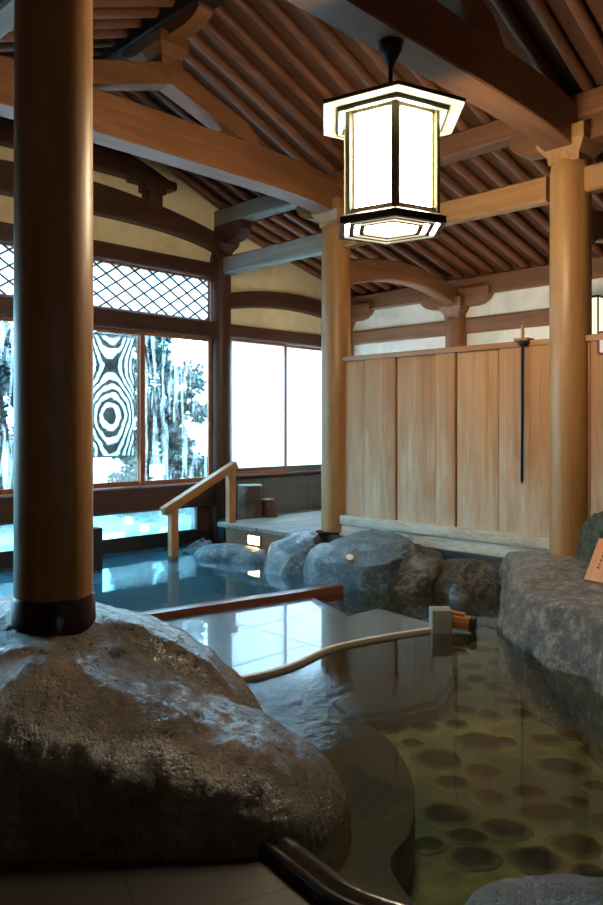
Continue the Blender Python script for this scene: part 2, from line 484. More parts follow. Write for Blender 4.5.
# ------------------------------------------------------------------ walls
bm = B()   # window wall: gable plaster, aisle plaster, solid foot
prism(bm, [(XL, 3.46), (XC, 3.46), (XC, z_main(XC) + .1), (XR, z_main(XR) + .1), (XL, z_main(XL) + .1)], 'Y', YW, YW + .12)
prism(bm, [(XC, 2.72), (XW + .1, 2.72), (XW + .1, z_aisle(XW) + .1), (XC, z_aisle(XC) + .1)], 'Y', YW, YW + .12)
prism(bm, [(XLW, 2.72), (XL, 2.72), (XL, z_aisle(XL) + .1), (XLW, z_aisle(XLW) + .1)], 'Y', YW, YW + .12)
tag(obj('wall_left', bm, M_PLASTER, sharp=None), kind='structure')
bm = B(); prism(bm, [(Y0, -.6), (YW + .1, -.6), (YW + .1, 3.45), (Y0, 3.45)], 'X', XW, XW + .12)
tag(obj('wall_right', bm, M_WHITE, sharp=None), kind='structure')
bm = B(); prism(bm, [(XLW - .2, 2.3), (XW + .1, 2.3), (XW + .1, 3.6), (XC, 4.5), (XR, 5.5), (XL, 4.5), (XLW - .2, 3.6)], 'Y', Y0 - .12, Y0)
box(bm, XLW - .2, -.1, Y0 - .12, Y0, -.6, 2.3); box(bm, .5, XW + .1, Y0 - .12, Y0, -.6, 2.3); box(bm, -.1, .5, Y0 - .12, Y0, -.6, 1.2); box(bm, -.1, .5, Y0 - .12, Y0, 1.75, 2.3)  # leaves the opening for the added fill window
tag(obj('wall_back', bm, wood('beam', 'Z'), sharp=None), kind='structure')
bm = B(); prism(bm, [(Y0, -.6), (YW + .1, -.6), (YW + .1, 3.6), (Y0, 3.6)], 'X', XLW - .12, XLW)
tag(obj('wall_side', bm, wood('dark', 'Z'), sharp=None), kind='structure')
bm = B(); box(bm, XW + .05, XW + .12, Y0, YW, 3.45, 3.70); tag(obj('trim_3', bm, wood('rafter', 'Y'), sharp=30), kind='structure')
# foot of the window wall
bm = B(); box(bm, XLW, XC - .1, YW - .02, YW + .14, -.62, .13)
box(bm, XLW, XC - .1, YW - .05, YW - .02, -.05, -.01)
for k in range(8): box(bm, XLW + k * 1.0, XLW + k * 1.0 + .05, YW - .03, YW - .02, -.6, .13)
tag(obj('baseboard_left', bm, wood('black', 'X'), sharp=30), kind='structure')
bm = B(); box(bm, XC + .1, XW, YW - .02, YW + .14, -.62, .79)
for k in range(4):
    box(bm, XC + .1, XW, YW - .035, YW - .02, .30 + .16 * k, .30 + .16 * k + .148)
tag(obj('baseboard_far', bm, M_BLOCK, sharp=30), kind='structure')

def beam(name, bm, tone, axis, label, cat='beam', group=None):
    bb = [v.co.copy() for v in bm.verts]
    c = sum(bb, Vector()) / len(bb)
    return tag(obj(name, bm, wood(tone, axis), sharp=30, origin=c), label, cat, group)
flat = lambda z: (lambda t: z)

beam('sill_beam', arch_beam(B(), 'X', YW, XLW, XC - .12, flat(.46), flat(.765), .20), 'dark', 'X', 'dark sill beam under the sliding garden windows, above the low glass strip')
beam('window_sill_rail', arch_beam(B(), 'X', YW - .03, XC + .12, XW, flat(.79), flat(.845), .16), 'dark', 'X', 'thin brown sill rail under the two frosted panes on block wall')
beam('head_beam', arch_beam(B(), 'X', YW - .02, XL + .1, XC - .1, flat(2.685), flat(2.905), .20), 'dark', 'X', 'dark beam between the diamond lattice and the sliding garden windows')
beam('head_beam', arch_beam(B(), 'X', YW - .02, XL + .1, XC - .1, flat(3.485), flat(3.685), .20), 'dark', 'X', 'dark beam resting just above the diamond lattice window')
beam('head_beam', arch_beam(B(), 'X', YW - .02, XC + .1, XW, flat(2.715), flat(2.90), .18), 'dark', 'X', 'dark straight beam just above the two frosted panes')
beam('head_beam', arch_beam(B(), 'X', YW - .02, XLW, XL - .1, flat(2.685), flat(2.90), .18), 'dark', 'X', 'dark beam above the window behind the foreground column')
beam('rainbow_beam', arch_beam(B(), 'X', YW - .03, XC + .1, XW - .05, lambda t: 3.225 - .12 * t * t, lambda t: 3.455 - .13 * t * t, .18), 'dark', 'X', 'dark gently bowed beam on cream plaster above the two frosted panes')
beam('rainbow_beam', arch_beam(B(), 'X', YW - .04, XL + .1, XC - .1, lambda t: 4.00 - .16 * t ** 4, lambda t: 4.36 - .29 * t * t, .24), 'dark', 'X', 'long dark bowed beam on the cream gable above the diamond lattice')
beam('rainbow_beam', arch_beam(B(), 'X', YW - .04, XR - 1.55, XR + 1.55, lambda t: 4.53 - .02 * t ** 2, lambda t: 4.93 - .36 * abs(t) ** 1.8, .22), 'dark', 'X', 'short dark bowed beam in the peak of the cream gable')
for sx, lab in ((1, 'dark stepped bracket block on the gable nearer the corner post, between two bowed beams'), (-1, 'dark stepped bracket block on the gable hidden behind the foreground column')):
    bm = B(); xc = XR + sx * 1.23
    box(bm, xc - .10, xc + .10, YW - .17, YW + .03, 4.22, 4.44, ch=.01)
    box(bm, xc - .15, xc + .15, YW - .19, YW + .03, 4.40, 4.50, ch=.015)
    box(bm, xc - .32, xc + .32, YW - .17, YW + .03, 4.49, 4.60, ch=.02)
    beam('gable_bracket', bm, 'dark', 'X', lab, 'bracket')

# outer wall woodwork
beam('eave_beam', arch_beam(B(), 'Y', XW + .0, Y0, YW, flat(3.30), flat(3.555), .16), 'beam', 'Y', 'long brown eave beam along the pale outer wall under the low rafters')
beam('wall_rail', arch_beam(B(), 'Y', XW - .02, Y0, YW, flat(2.79), flat(3.0), .08), 'beam', 'Y', 'brown horizontal rail on the pale outer wall above the partition')

# ------------------------------------------------------------------ columns with capitals
def boat(bm, axis, cx, cy, half, z0, z1, w):
    """bracket arm with rounded-under ends"""
    pts = [(-half, z1), (half, z1), (half, z0 + (z1 - z0) * .55), (half * .93, z0 + (z1 - z0) * .30), (half * .78, z0 + (z1 - z0) * .08), (half * .6, z0), (-half * .6, z0), (-half * .78, z0 + (z1 - z0) * .08), (-half * .93, z0 + (z1 - z0) * .30), (-half, z0 + (z1 - z0) * .55)]
    if axis == 'Y': prism(bm, [(cy + a, z) for a, z in pts], 'X', cx - w / 2, cx + w / 2)
    else: prism(bm, [(cx + a, z) for a, z in pts], 'Y', cy - w / 2, cy + w / 2)
    return bm

def column(x, y, z0, z1, r, label, tone='honey', cap=True, arms=('Y',), dz=0.0, arm_tone='beam'):
    t = thing('wooden_column', (x, y, z0), label, 'column')
    h = z1 - z0
    bm = B(); lathe(bm, [(r * .985, 0), (r, .02), (r, h * .5), (r * .98, h - .10), (r * .93, h - .04), (r * .80, h)], 48)
    obj('shaft', bm, wood(tone, 'Z'), t, 40)
    if cap:
        bm = B(); a = r * .78; b = r * 1.22
        prof = [(a, h - .03), (a * 1.04, h + .03), (b * .93, h + .10), (b, h + .13), (b, h + .25)]
        lathe(bm, [(p * R2, z) for p, z in prof], 4, rot=pi / 4)
        cb = obj('capital_block', bm, wood(tone, 'Z'), t, 20)
        for ax in arms:
            bm = B(); boat(bm, ax, 0, 0, .56, h + .13, h + .37, .17)
            obj('bracket_arm', bm, wood(arm_tone, ax), cb, 25)
    return t

colA = column(1.612, 3.20, .40, 3.83, .172, 'thick foreground column with a dark metal-banded foot on the big wet rock', 'honey')
bm = B(); lathe(bm, [(.196, .05), (.186, .20), (.180, .335), (.173, .345)], 48)
obj('base_band', bm, M_BAND, colA, 40)['label'] = 'dark red metal band round the foot'
colC = column(XC, 5.865, .30, 3.83, .170, 'smooth round column at the far end of the board partition, beside the frosted panes', 'honey')
colD = column(XC, 3.035, .30, 3.86, .180, 'smooth round column standing on the brown rock, between the two partitions', 'honey')
bm = B(); tube(bm, [(.165, -.09, 2.85), (.20, -.125, 2.86), (.215, -.135, 2.90), (.20, -.13, 2.92)], .008, 8)
obj('hook', bm, M_BLACK, colD, 40)
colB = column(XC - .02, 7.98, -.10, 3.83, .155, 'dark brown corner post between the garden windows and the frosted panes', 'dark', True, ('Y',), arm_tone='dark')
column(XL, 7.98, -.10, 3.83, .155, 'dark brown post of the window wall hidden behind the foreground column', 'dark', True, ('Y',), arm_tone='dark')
column(XL, 5.865, -.55, 3.83, .170, 'round column behind the foreground column at the end of the long roof beam', 'honey')
colE = column(XW - .06, 5.865, .2, 3.03, .150, 'short-looking brown column with bracket arms, against the pale outer wall above the partition', 'beam', True, ('Y',), arm_tone='beam')
colF = column(XW - .06, 7.94, .2, 3.03, .150, 'brown corner column behind the far partition column, at the outer wall', 'beam', True, ('Y',), arm_tone='beam')
column(XW - .06, 3.06, .2, 3.03, .150, 'brown outer wall column beyond the partition by the wall lamp', 'beam', True, ('Y',), arm_tone='beam')

# ------------------------------------------------------------------ roof frame
for y, lab, seg in ((3.06, 'massive dark bowed roof beam carrying the hanging lantern', 0), (5.865, 'long brown bowed roof beam ending on the far partition column', 1)):
    beam('rainbow_beam', arch_beam(B(), 'X', y, XL - .1, XC + .08, lambda t: 4.01 - .13 * t ** 6, lambda t: 4.38 - .13 * abs(t) ** 7, .27, 40, .012), 'beam', 'X', lab)
    # raking struts and block carrying the ridge
    t = thing('ridge_strut', (XR, y, 4.38), ('pair of raking struts with a block on the long brown beam, under the ridge' if seg else 'pair of raking struts on the lantern beam, under the ridge'), 'roof strut')
    for sx in (-1, 1):
        bm = B()
        pts = [(sx * 1.16, -.03), (sx * 1.02, -.03), (0, .30), (0, .50), (sx * .95, .20)]
        prism(bm, pts, 'Y', -.10, .10)
        obj('strut', bm, wood('beam', 'X'), t, 20)
    bm = B(); lathe(bm, [(.115 * R2, .46), (.115 * R2, .54), (.16 * R2, .64), (.16 * R2, .74)], 4, rot=pi / 4)
    obj('block', bm, wood('beam', 'Z'), t, 20)
    bm = B(); boat(bm, 'Y', 0, 0, .62, .70, .86, .16)
    obj('bracket_arm', bm, wood('beam', 'Y'), t, 20)
beam('ridge_beam', arch_beam(B(), 'Y', XR, Y0, YW, flat(5.20), flat(5.43), .22), 'black', 'Y', 'dark ridge beam along the peak of the main roof')
beam('purlin', arch_beam(B(), 'Y', XC, 5.87, YW, flat(4.20), flat(4.42), .20), 'grey', 'Y', 'blue-grey purlin above the tie beam beside the dark corner post')
beam('purlin', arch_beam(B(), 'Y', XC, 3.065, 5.865, flat(4.20), flat(4.42), .20), 'beam', 'Y', 'brown purlin under the rafter ends behind the lantern, above the board partition')
beam('purlin', arch_beam(B(), 'Y', XC, Y0, 3.06, flat(4.20), flat(4.42), .20), 'beam', 'Y', 'brown purlin beyond the head of the column standing on the brown rock')
beam('purlin', arch_beam(B(), 'Y', XL, Y0, YW, flat(4.20), flat(4.42), .20), 'beam', 'Y', 'dark purlin above the foreground column line')
tie = lambda x, a, b: arch_beam(B(), 'Y', x, a, b, lambda t: 3.545 + .012 * (1 - t * t), flat(3.775), .15)
beam('tie_beam', tie(XC, 6.02, 7.84), 'grey', 'Y', 'blue-grey tie beam from the dark corner post to the far partition column')
beam('tie_beam', tie(XC, 3.23, 5.70), 'honey', 'Y', 'honey-brown tie beam above the board partition, behind the lantern')
beam('tie_beam', tie(XC, .4, 2.90), 'honey', 'Y', 'honey-brown tie beam beyond the column standing on the brown rock')
beam('tie_beam', tie(1.62, 3.37, 5.70), 'grey', 'Y', 'grey tie beam behind the head of the foreground column')
beam('tie_beam', tie(XL, 6.02, 7.84), 'grey', 'Y', 'grey tie beam between the hidden posts behind the foreground column')
ab = lambda y, x0, x1: arch_beam(B(), 'X', y, x0, x1, lambda t: 3.335 - .19 * t * t, lambda t: 3.575 - .16 * t * t - .03 * t, .19)
beam('rainbow_beam', ab(5.865, XC + .15, XW - .12), 'beam', 'X', 'short bowed beam from the far partition column to the outer wall column')
beam('rainbow_beam', ab(3.06, XC + .15, XW - .12), 'beam', 'X', 'short bowed beam behind the column standing on the brown rock')

# ------------------------------------------------------------------ windows
def sash(bm, x0, x1, z0, z1, y, w=.05, th=.035):
    box(bm, x0, x0 + w, y, y + th, z0, z1); box(bm, x1 - w, x1, y, y + th, z0, z1)
    box(bm, x0 + w, x1 - w, y, y + th, z0, z0 + w); box(bm, x0 + w, x1 - w, y, y + th, z1 - w * .8, z1)
    return bm
wi = 0
def window(x0, x1, z0, z1, y, pane, w=.062, tone='sash'):
    global wi
    wi += 1
    t = bpy.data.objects.new('window_%d' % wi, None); COL.objects.link(t); t.location = ((x0 + x1) / 2, y, z0); tag(t, kind='structure')
    cx = (x0 + x1) / 2
    bm = sash(B(), x0 - cx, x1 - cx, 0, z1 - z0, -.018, w); obj('frame', bm, wood(tone, 'Z'), t, 30)
    bm = B(); box(bm, x0 - cx + w * .8, x1 - cx - w * .8, -.003, .003, w * .8, z1 - z0 - w * .7); obj('pane', bm, pane, t, None)
    return t
xs = [1.86, 2.96, 4.05, 5.175, 6.265]
window(xs[0], xs[1] + .03, .77, 2.69, YW + .02, M_PANE)
window(xs[1], xs[2] + .03, .77, 2.69, YW - .03, M_PANE)
window(xs[2], xs[3] + .03, .77, 2.69, YW + .02, M_CLEAR)
window(xs[3] - .03, xs[4], .77, 2.69, YW - .03, M_PANE)
window(XC + .14, 7.66, .845, 2.715, YW - .02, M_FROST, .04)
window(7.62, XW - .08, .845, 2.715, YW + .03, M_FROST, .04)
window(XLW + .05, XL - .17, .77, 2.69, YW + .0, M_PANE)
window(-.1, .5, 1.2, 1.75, Y0 - .05, M_FROST, .04)  # unseen back window, added for a faint daylight fill
# diamond lattice
lw = window(xs[0], xs[4] - .02, 2.905, 3.485, YW + .0, M_FROST, .03)
bm = B(); x0, x1, z0, z1 = -2.17, 2.16, .025, .56
dw, dh = .262, .172
sl = dh / dw
k = -40
def clip_bar(c, s):
    # z = s*(x-c); clip to the opening
    pts = []
    for x in (x0, x1):
        z = s * (x - c)
        if z0 <= z <= z1: pts.append((x, z))
    for z in (z0, z1):
        x = c + z / s
        if x0 <= x <= x1: pts.append((x, z))
    return pts[:2] if len(pts) >= 2 else None
for i in range(-6, 26):
    for s in (sl, -sl):
        c = x0 - 1.0 + i * dw
        p = clip_bar(c, s)
        if not p: continue
        (ax, az), (bx, bz) = p
        L = sqrt((bx - ax) ** 2 + (bz - az) ** 2)
        if L < .03: continue
        M = Matrix.Translation(((ax + bx) / 2, -.03 if s > 0 else -.022, (az + bz) / 2)) @ Matrix.Rotation(-math.atan2(bz - az, bx - ax), 4, 'Y')
        box(bm, -L / 2, L / 2, -.006, .006, -.011, .011, M)
obj('lattice', bm, wood('black', 'X'), lw, None)
# low glass strip
wi += 1
t = bpy.data.objects.new('window_%d' % wi, None); COL.objects.link(t); t.location = (XR, YW + .02, .13); tag(t, kind='structure')
bm = sash(B(), XLW - XR, XC - .38 - XR, 0, .33, -.03, .022); obj('frame', bm, wood('black', 'X'), t, 30)
bm = B(); box(bm, XLW - XR, XC - .38 - XR, -.003, .003, .015, .315); obj('pane', bm, M_STRIP, t, None)
bm = B(); box(bm, XC - .40, XC - .1, YW - .02, YW + .12, .13, .46); tag(obj('trim_1', bm, wood('dark', 'Z'), sharp=30), kind='structure')

# blind hanging outside the middle pane
t = thing('hanging_blind', (4.65, YW + .10, 2.62), 'dark hanging blind with wavering ring pattern outside the middle garden window', 'blind')
bm = B()
n = 18
vs = [[bm.verts.new((-.52 + 1.0 * i / n, .004 * sin(i * 1.3), -1.47 + 1.47 * j / 2)) for i in range(n + 1)] for j in range(3)]
for j in range(2):
    for i in range(n): bm.faces.new((vs[j][i], vs[j][i + 1], vs[j + 1][i + 1], vs[j + 1][i]))
bl = obj('slats', bm, screen_mat(4.81, 1.78), t, 60)
sol = bl.modifiers.new('thick', 'SOLIDIFY'); sol.thickness = .004
bm = B(); tube(bm, [(-.54, 0, .0), (.50, 0, .0)], .014, 10); obj('rod', bm, wood('black', 'X'), t, 40)
bm = B(); tube(bm, [(-.54, 0, -1.48), (.50, 0, -1.48)], .010, 10); obj('bottom_rod', bm, wood('black', 'X'), t, 40)

# ------------------------------------------------------------------ partitions
def partition(y0, y1, edges, label, zb=.50, zt=2.245):
    t = thing('board_partition', (XC, (y0 + y1) / 2, .40), label, 'partition')
    yc = (y0 + y1) / 2
    for i, (a, b) in enumerate(zip(edges, edges[1:])):
        bm = B(); off = .020 if i % 2 else 0.0
        lo, hi = min(a, b) - yc, max(a, b) - yc
        box(bm, -.03 - off, .0, lo + .008, hi - .008, zb - .42, zt - .40, ch=.007)
        obj('board', bm, M_PANEL, t, 30)
    bm = B(); box(bm, .0, .02, y0 - yc, y1 - yc, zb - .42, zt - .40); obj('backing', bm, wood('dark', 'Z'), t, 30)
    bm = B(); box(bm, -.065, .045, y0 - yc, y1 - yc, zt - .40, zt - .345, ch=.006); obj('top_rail', bm, wood('rail', 'Y'), t, 30)
    bm = B(); box(bm, -.10, .05, y0 - yc, y1 - yc, -.005, .10, ch=.012); obj('sill', bm, M_SILL, t, 30)
    return t
partition(3.17, 5.72, [5.72, 5.41, 4.96, 4.45, 4.21, 3.73, 3.17], 'long cedar board partition with a bleached foot between the two round columns')
t = partition(.6, 2.93, [2.93, 2.84, 2.45, 2.05, 1.6, 1.1, .6], 'cedar board partition past the rock-standing column, carrying the red-edged notice')
# pale footing under the partition
bm = B(); box(bm, XC - .075, XC + .10, .6, 5.75, .10, .393, ch=.01)
tag(obj('trim_2', bm, M_SILL, sharp=30), kind='structure')

# rod hooked over the partition
t = thing('hanging_rod', (XC, 3.455, 2.30), 'long thin dark rod with a wooden cross handle hung over the partition top', 'rod')
bm = B(); box(bm, -.12, .012, -.065, .075, -.004, .022, ch=.004); obj('crosspiece', bm, wood('rail', 'Y'), t, 30)
bm = B(); tube(bm, [(-.085, 0, -.02), (-.085, 0, .145)], .017, 12, scale=[1, .85]); obj('peg', bm, wood('rail', 'Z'), t, 40)
bm = B(); tube(bm, [(-.095, 0, -.01), (-.095, 0, -.6), (-.095, .003, -1.29), (-.095, .003, -1.32)], .013, 12, scale=[1.0, 1.0, 1.0, .4]); obj('shaft', bm, M_BLACK, t, 40)
bm = B(); lathe(bm, [(.012, -.055), (.032, -.05), (.036, -.02), (.03, -.004)], 16, cx=-.095); box(bm, -.13, -.06, -.06, .0, -.03, -.008, ch=.004); obj('clip', bm, M_BLACK, t, 40)

# red-edged notice
t = thing('notice_plate', (XC - .058, 2.66, 2.22), 'small white notice with a dark red rounded edge on the partition', 'sign')
def rrect(w, h, r, n=6):
    pts = []
    for cx, cz, a0 in ((w - r, h - r, 0), (-w + r, h - r, pi / 2), (-w + r, -h + r, pi), (w - r, -h + r, 1.5 * pi)):
        for i in range(n + 1):
            a = a0 + i / n * pi / 2; pts.append((cx + r * cos(a), cz + r * sin(a)))
    return pts
bm = B(); prism(bm, rrect(.11, .105, .032), 'X', 0, .014); obj('rim', bm, plain('dark_red_plastic', (.16, .008, .012), .35), t, 30)
bm = B(); prism(bm, rrect(.086, .081, .014), 'X', -.004, .0); obj('face', bm, plain('white_card', (.82, .82, .80), .5), t, 30)

# wall lamp
def wall_lamp(y, z, lab, x=XW - .06, rz=0.0, glow=None):
    t = thing('wall_lamp', (x, y, z), lab, 'lamp', None, rz)
    bm = B(); box(bm, -.13, .05, -.20, .095, 0, .445); obj('shade', bm, glow or M_GLOW2, t, None)
    bm = B()
    for yy in (-.205, .09):
        box(bm, -.15, -.125, yy, yy + .012, -.01, .455)
    box(bm, -.15, .06, -.21, .105, .44, .465); box(bm, -.15, .06, -.21, .105, -.02, .005)
    obj('frame', bm, M_BLACK, t, 30)
wall_lamp(4.0, 2.60, 'lit box lamp with a black frame on the pale outer wall beside the round column', glow=M_GLOW3)
wall_lamp(5.3, 1.45, 'added box lamp, unseen on the back of the partition near its far end', XC + .09, pi)  # this lamp and the next are added out of sight to brighten the outer wall
wall_lamp(4.0, 1.45, 'added box lamp, unseen on the back of the partition near the round column', XC + .09, pi)

# ------------------------------------------------------------------ lantern
LX, LY = 3.885, 3.06
brg = math.atan2(-LY, -LX)                    # towards the bather's viewpoint
ROT = brg + radians(5.0)
t = thing('hanging_lantern', (LX, LY, 2.80), 'large six-sided lit paper lantern hanging from the dark roof beam', 'lantern', None, ROT)
def hexpts(R): return [(R * cos(i * pi / 3), R * sin(i * pi / 3)) for i in range(6)]
def hexring(bm, Ro, Ri, z0, z1):
    o0 = [bm.verts.new((x, y, z0)) for x, y in hexpts(Ro)]; o1 = [bm.verts.new((x, y, z1)) for x, y in hexpts(Ro)]
    i0 = [bm.verts.new((x, y, z0)) for x, y in hexpts(Ri)]; i1 = [bm.verts.new((x, y, z1)) for x, y in hexpts(Ri)]
    for k in range(6):
        j = (k + 1) % 6
        bm.faces.new((o0[k], o0[j], o1[j], o1[k])); bm.faces.new((i0[j], i0[k], i1[k], i1[j]))
        bm.faces.new((o1[k], o1[j], i1[j], i1[k])); bm.faces.new((o0[j], o0[k], i0[k], i0[j]))
    return bm
Rb = .325
zb, zt = .06, .70
bm = B(); hexring(bm, .505, .30, zt + .012, zt + .03); obj('cap_board', bm, M_CAP, t, 20)
bm = B(); hexring(bm, .510, .503, zt + .018, zt + .036)
lathe(bm, [(.503, zt + .031), (.48, zt + .038), (.20, zt + .075), (.06, zt + .09), (.05, zt + .11)], 6); obj('cap_roof', bm, M_BLACK, t, 20)
bm = B(); hexring(bm, .405, .395, zt - .015, zt + .012); obj('cap_trim', bm, M_BLACK, t, 20)
bm = B(); hexring(bm, .393, .36, zt - .012, zt + .011); obj('cap_moulding', bm, M_CAP, t, 20)
hp = hexpts(Rb)
for k in range(6):
    a, b = Vector((*hp[k], 0)), Vector((*hp[(k + 1) % 6], 0))
    u = (b - a).normalized(); nrm = Vector((u.y, -u.x, 0)); Lk = (b - a).length
    M = Matrix.Translation((a + b) / 2) @ Matrix((( u.x, nrm.x, 0, 0), (u.y, nrm.y, 0, 0), (0, 0, 1, 0), (0, 0, 0, 1)))
    bm = B(); box(bm, -Lk / 2 + .03, Lk / 2 - .03, -.014, -.010, zb + .01, zt - .01, M); pp = obj('paper_pane', bm, M_GLOW, t, None)
    bm = B()
    box(bm, -Lk / 2 + .036, -Lk / 2 + .042, -.010, -.002, zb + .01, zt - .01, M); box(bm, Lk / 2 - .042, Lk / 2 - .036, -.010, -.002, zb + .01, zt - .01, M)
    box(bm, -Lk / 2 + .02, Lk / 2 - .02, -.012, .004, zb, zb + .02, M); box(bm, -Lk / 2 + .02, Lk / 2 - .02, -.012, .004, zt - .025, zt, M)
    obj('pane_edge', bm, M_BRONZE, pp, None)
    bm = B(); v = Vector((*hp[k], 0)); q = v.normalized()
    M2 = Matrix.Translation(v) @ Matrix.Rotation(math.atan2(q.y, q.x), 4, 'Z')
    box(bm, -.028, .008, -.025, .025, zb - .01, zt + .012, M2, ch=.004); obj('corner_post', bm, M_BRONZE, t, 30)
bm = B(); hexring(bm, .385, .345, -.018, .026); br = obj('base_ring', bm, M_BLACK, t, 20)
bm = B(); lathe(bm, [(.375, .026), (.352, .044), (.342, .046), (.336, .068), (.30, .068), (.30, .026)], 6, caps=False); obj('base_moulding', bm, M_BRONZE, t, 20)
bm = B(); hexring(bm, .312, .276, -.014, .0); obj('base_slat', bm, M_BLACK, br, 20)
bm = B(); hexring(bm, .236, .198, -.014, .0); obj('base_slat', bm, M_BLACK, br, 20)
bm = B(); lathe(bm, [(.344, .001), (.344, .008)], 6); obj('bottom_pane', bm, M_GLOW, t, None)
bm = B(); lathe(bm, [(.020, 1.055), (.032, 1.09), (.052, 1.125), (.074, 1.165), (.076, 1.195), (.088, 1.205), (.088, 1.228)], 20)
tube(bm, [(0, 0, .90), (0, 0, 1.06)], .016, 12); obj('ceiling_rose', bm, M_BLACK, t, 35)
bm = B()
ring = [(0, .045 * cos(a), .86 + .05 * sin(a)) for a in [2 * pi * i / 24 for i in range(25)]]
tube(bm, ring, .009, 8, caps=False); obj('hanging_ring', bm, M_BLACK, t, 60)
bm = B(); tube(bm, [(0, -.05, .83), (0, -.05, .90), (0, 0, .935), (0, .05, .90), (0, .05, .83)], .008, 8); obj('shackle', bm, M_BLACK, t, 60)

# ------------------------------------------------------------------ ground, pools
bm = B(); box(bm, -2, 10, Y0 - .2, YW, -.75, -.62); tag(obj('ground', bm, plain('dark_earth', (.02, .02, .02), .8), sharp=None), kind='structure')
# near pool bed
bm = B(); prism(bm, [(1.70, -.6), (6.5, -.6), (6.5, 4.55), (5.2, 4.66), (4.7, 4.5), (1.2, 4.5), (1.2, 2.2), (1.70, 1.9)], 'Z', -.62, -.42)
tag(obj('floor_pool', bm, M_BED, sharp=None), kind='structure')
# submerged curved step by the rock
stp = [(1.72, 1.2)] + [(p.x, p.y) for p in catmull([(2.02, 1.3, 0), (2.24, 1.76, 0), (2.5, 1.87, 0), (2.78, 2.05, 0), (2.99, 2.26, 0), (3.19, 2.56, 0), (3.22, 2.85, 0), (2.95, 3.1, 0), (2.6, 3.45, 0)], 8)] + [(1.6, 3.5), (1.2, 2.3)]
bm = B(); prism(bm, stp, 'Z', -.43, -.17)
tag(obj('submerged_step', bm, plain('brown_step_stone', (.018, .010, .007), .6, bump=.3, bscale=15), sharp=30), 'dark brown curved step under water beside the big wet rock', 'step')
stp = [(3.58, 3.36), (4.3, 3.3), (4.72, 3.22), (4.62, 3.05), (4.12, 2.82), (3.78, 2.90), (3.46, 3.08)]
bm = B(); prism(bm, stp, 'Z', -.43, -.29); bmesh.ops.bevel(bm, geom=bm.edges[:], offset=.04, segments=2, affect='EDGES')
tag(obj('submerged_step', bm, plain('grey_step_stone', (.026, .027, .027), .6, bump=.3, bscale=15), sharp=30), 'smooth grey slab under water in front of the wooden spout', 'step')
# near water
bm = B(); vs = [bm.verts.new((x, y, -.015)) for x, y in [(1.66, -.7), (6.6, -.7), (6.6, 4.62), (5.15, 4.66), (3.0, 5.06), (1.0, 5.3), (1.0, 2.4), (1.76, 1.95)]]; bm.faces.new(vs)
tag(obj('pool_water', bm, M_WATER, sharp=None), 'still clear water over the dark-stoned near pool', 'water', None, 'stuff')
# far pool: bed, tiled shelf, water
bm = B(); prism(bm, [(-.9, 5.40), (3.0, 5.08), (5.2, 4.68), (6.3, 4.6), (6.3, YW), (-.9, YW)], 'Z', -.63, -.40)
tag(obj('floor_far_pool', bm, M_BEDBLUE, sharp=None), kind='structure')
bm = B(); prism(bm, [(-.9, 6.75), (6.2, 6.75), (6.2, YW), (-.9, YW)], 'Z', -.42, -.075)
tag(obj('floor_pool_shelf', bm, M_BEDBLUE, sharp=None), kind='structure')
bm = B(); vs = [bm.verts.new((x, y, -.02)) for x, y in [(-.9, 5.42), (3.0, 5.10), (5.17, 4.70), (6.3, 4.7), (6.3, YW - .02), (-.9, YW - .02)]]; bm.faces.new(vs)
tag(obj('pool_water', bm, M_WATERB, sharp=None), 'blue water of the far pool under the garden windows', 'water', None, 'stuff')

# red-brown curb between the pools
ca, cb = Vector((.2, 5.60, 0)), Vector((5.14, 4.64, 0))
L = (cb - ca).length
bm = B(); box(bm, 0, L, -.06, .06, -.5, .05, ch=.008)
o = obj('wooden_curb', bm, wood('red', 'X'), sharp=30); o.location = ca; o.rotation_euler = (0, 0, math.atan2(cb.y - ca.y, cb.x - ca.x))
tag(o, 'wet red-brown timber curb between the blue pool and the tiled shelf', 'curb')

# wet tiled shelf
rimline = [(1.9, 3.60), (2.5, 3.50), (2.84, 3.44), (3.05, 3.39), (3.28, 3.38), (3.5, 3.42), (3.74, 3.46), (4.0, 3.43), (4.35, 3.34), (4.63, 3.25)]
edge = catmull([(x, y, 0) for x, y in rimline], 6)
poly = [(p.x, p.y) for p in edge] + [(4.75, 3.33), (4.85, 3.99), (4.50, 4.0), (4.75, 4.62), (4.2, 4.74), (3.0, 4.98), (1.5, 5.28), (1.2, 4.2)]
bm = B(); prism(bm, poly, 'Z', -.43, .0)
tag(obj('floor_tiled_shelf', bm, M_LEDGE, sharp=None), kind='structure')
bm = B()
sweep(bm, [Vector((p.x, p.y, .004)) for p in edge], [(.015, -.03), (.015, .004), (.007, .010), (-.007, .010), (-.015, .004), (-.015, -.03)])
tag(obj('shelf_edging', bm, plain('pale_stone_rim', (.62, .58, .50), .4, bump=.2, bscale=30), sharp=40), 'thin pale curving rim along the tiled shelf, ending at the spout', 'edging')
bm = B(); box(bm, 0, .37, -.012, .012, -.02, .006)
o = obj('drain_slot', bm, M_BLACK, sharp=30); o.location = (4.48, 3.97, .0); tag(o, 'thin dark drain slot in the tiled shelf behind the spout', 'drain')

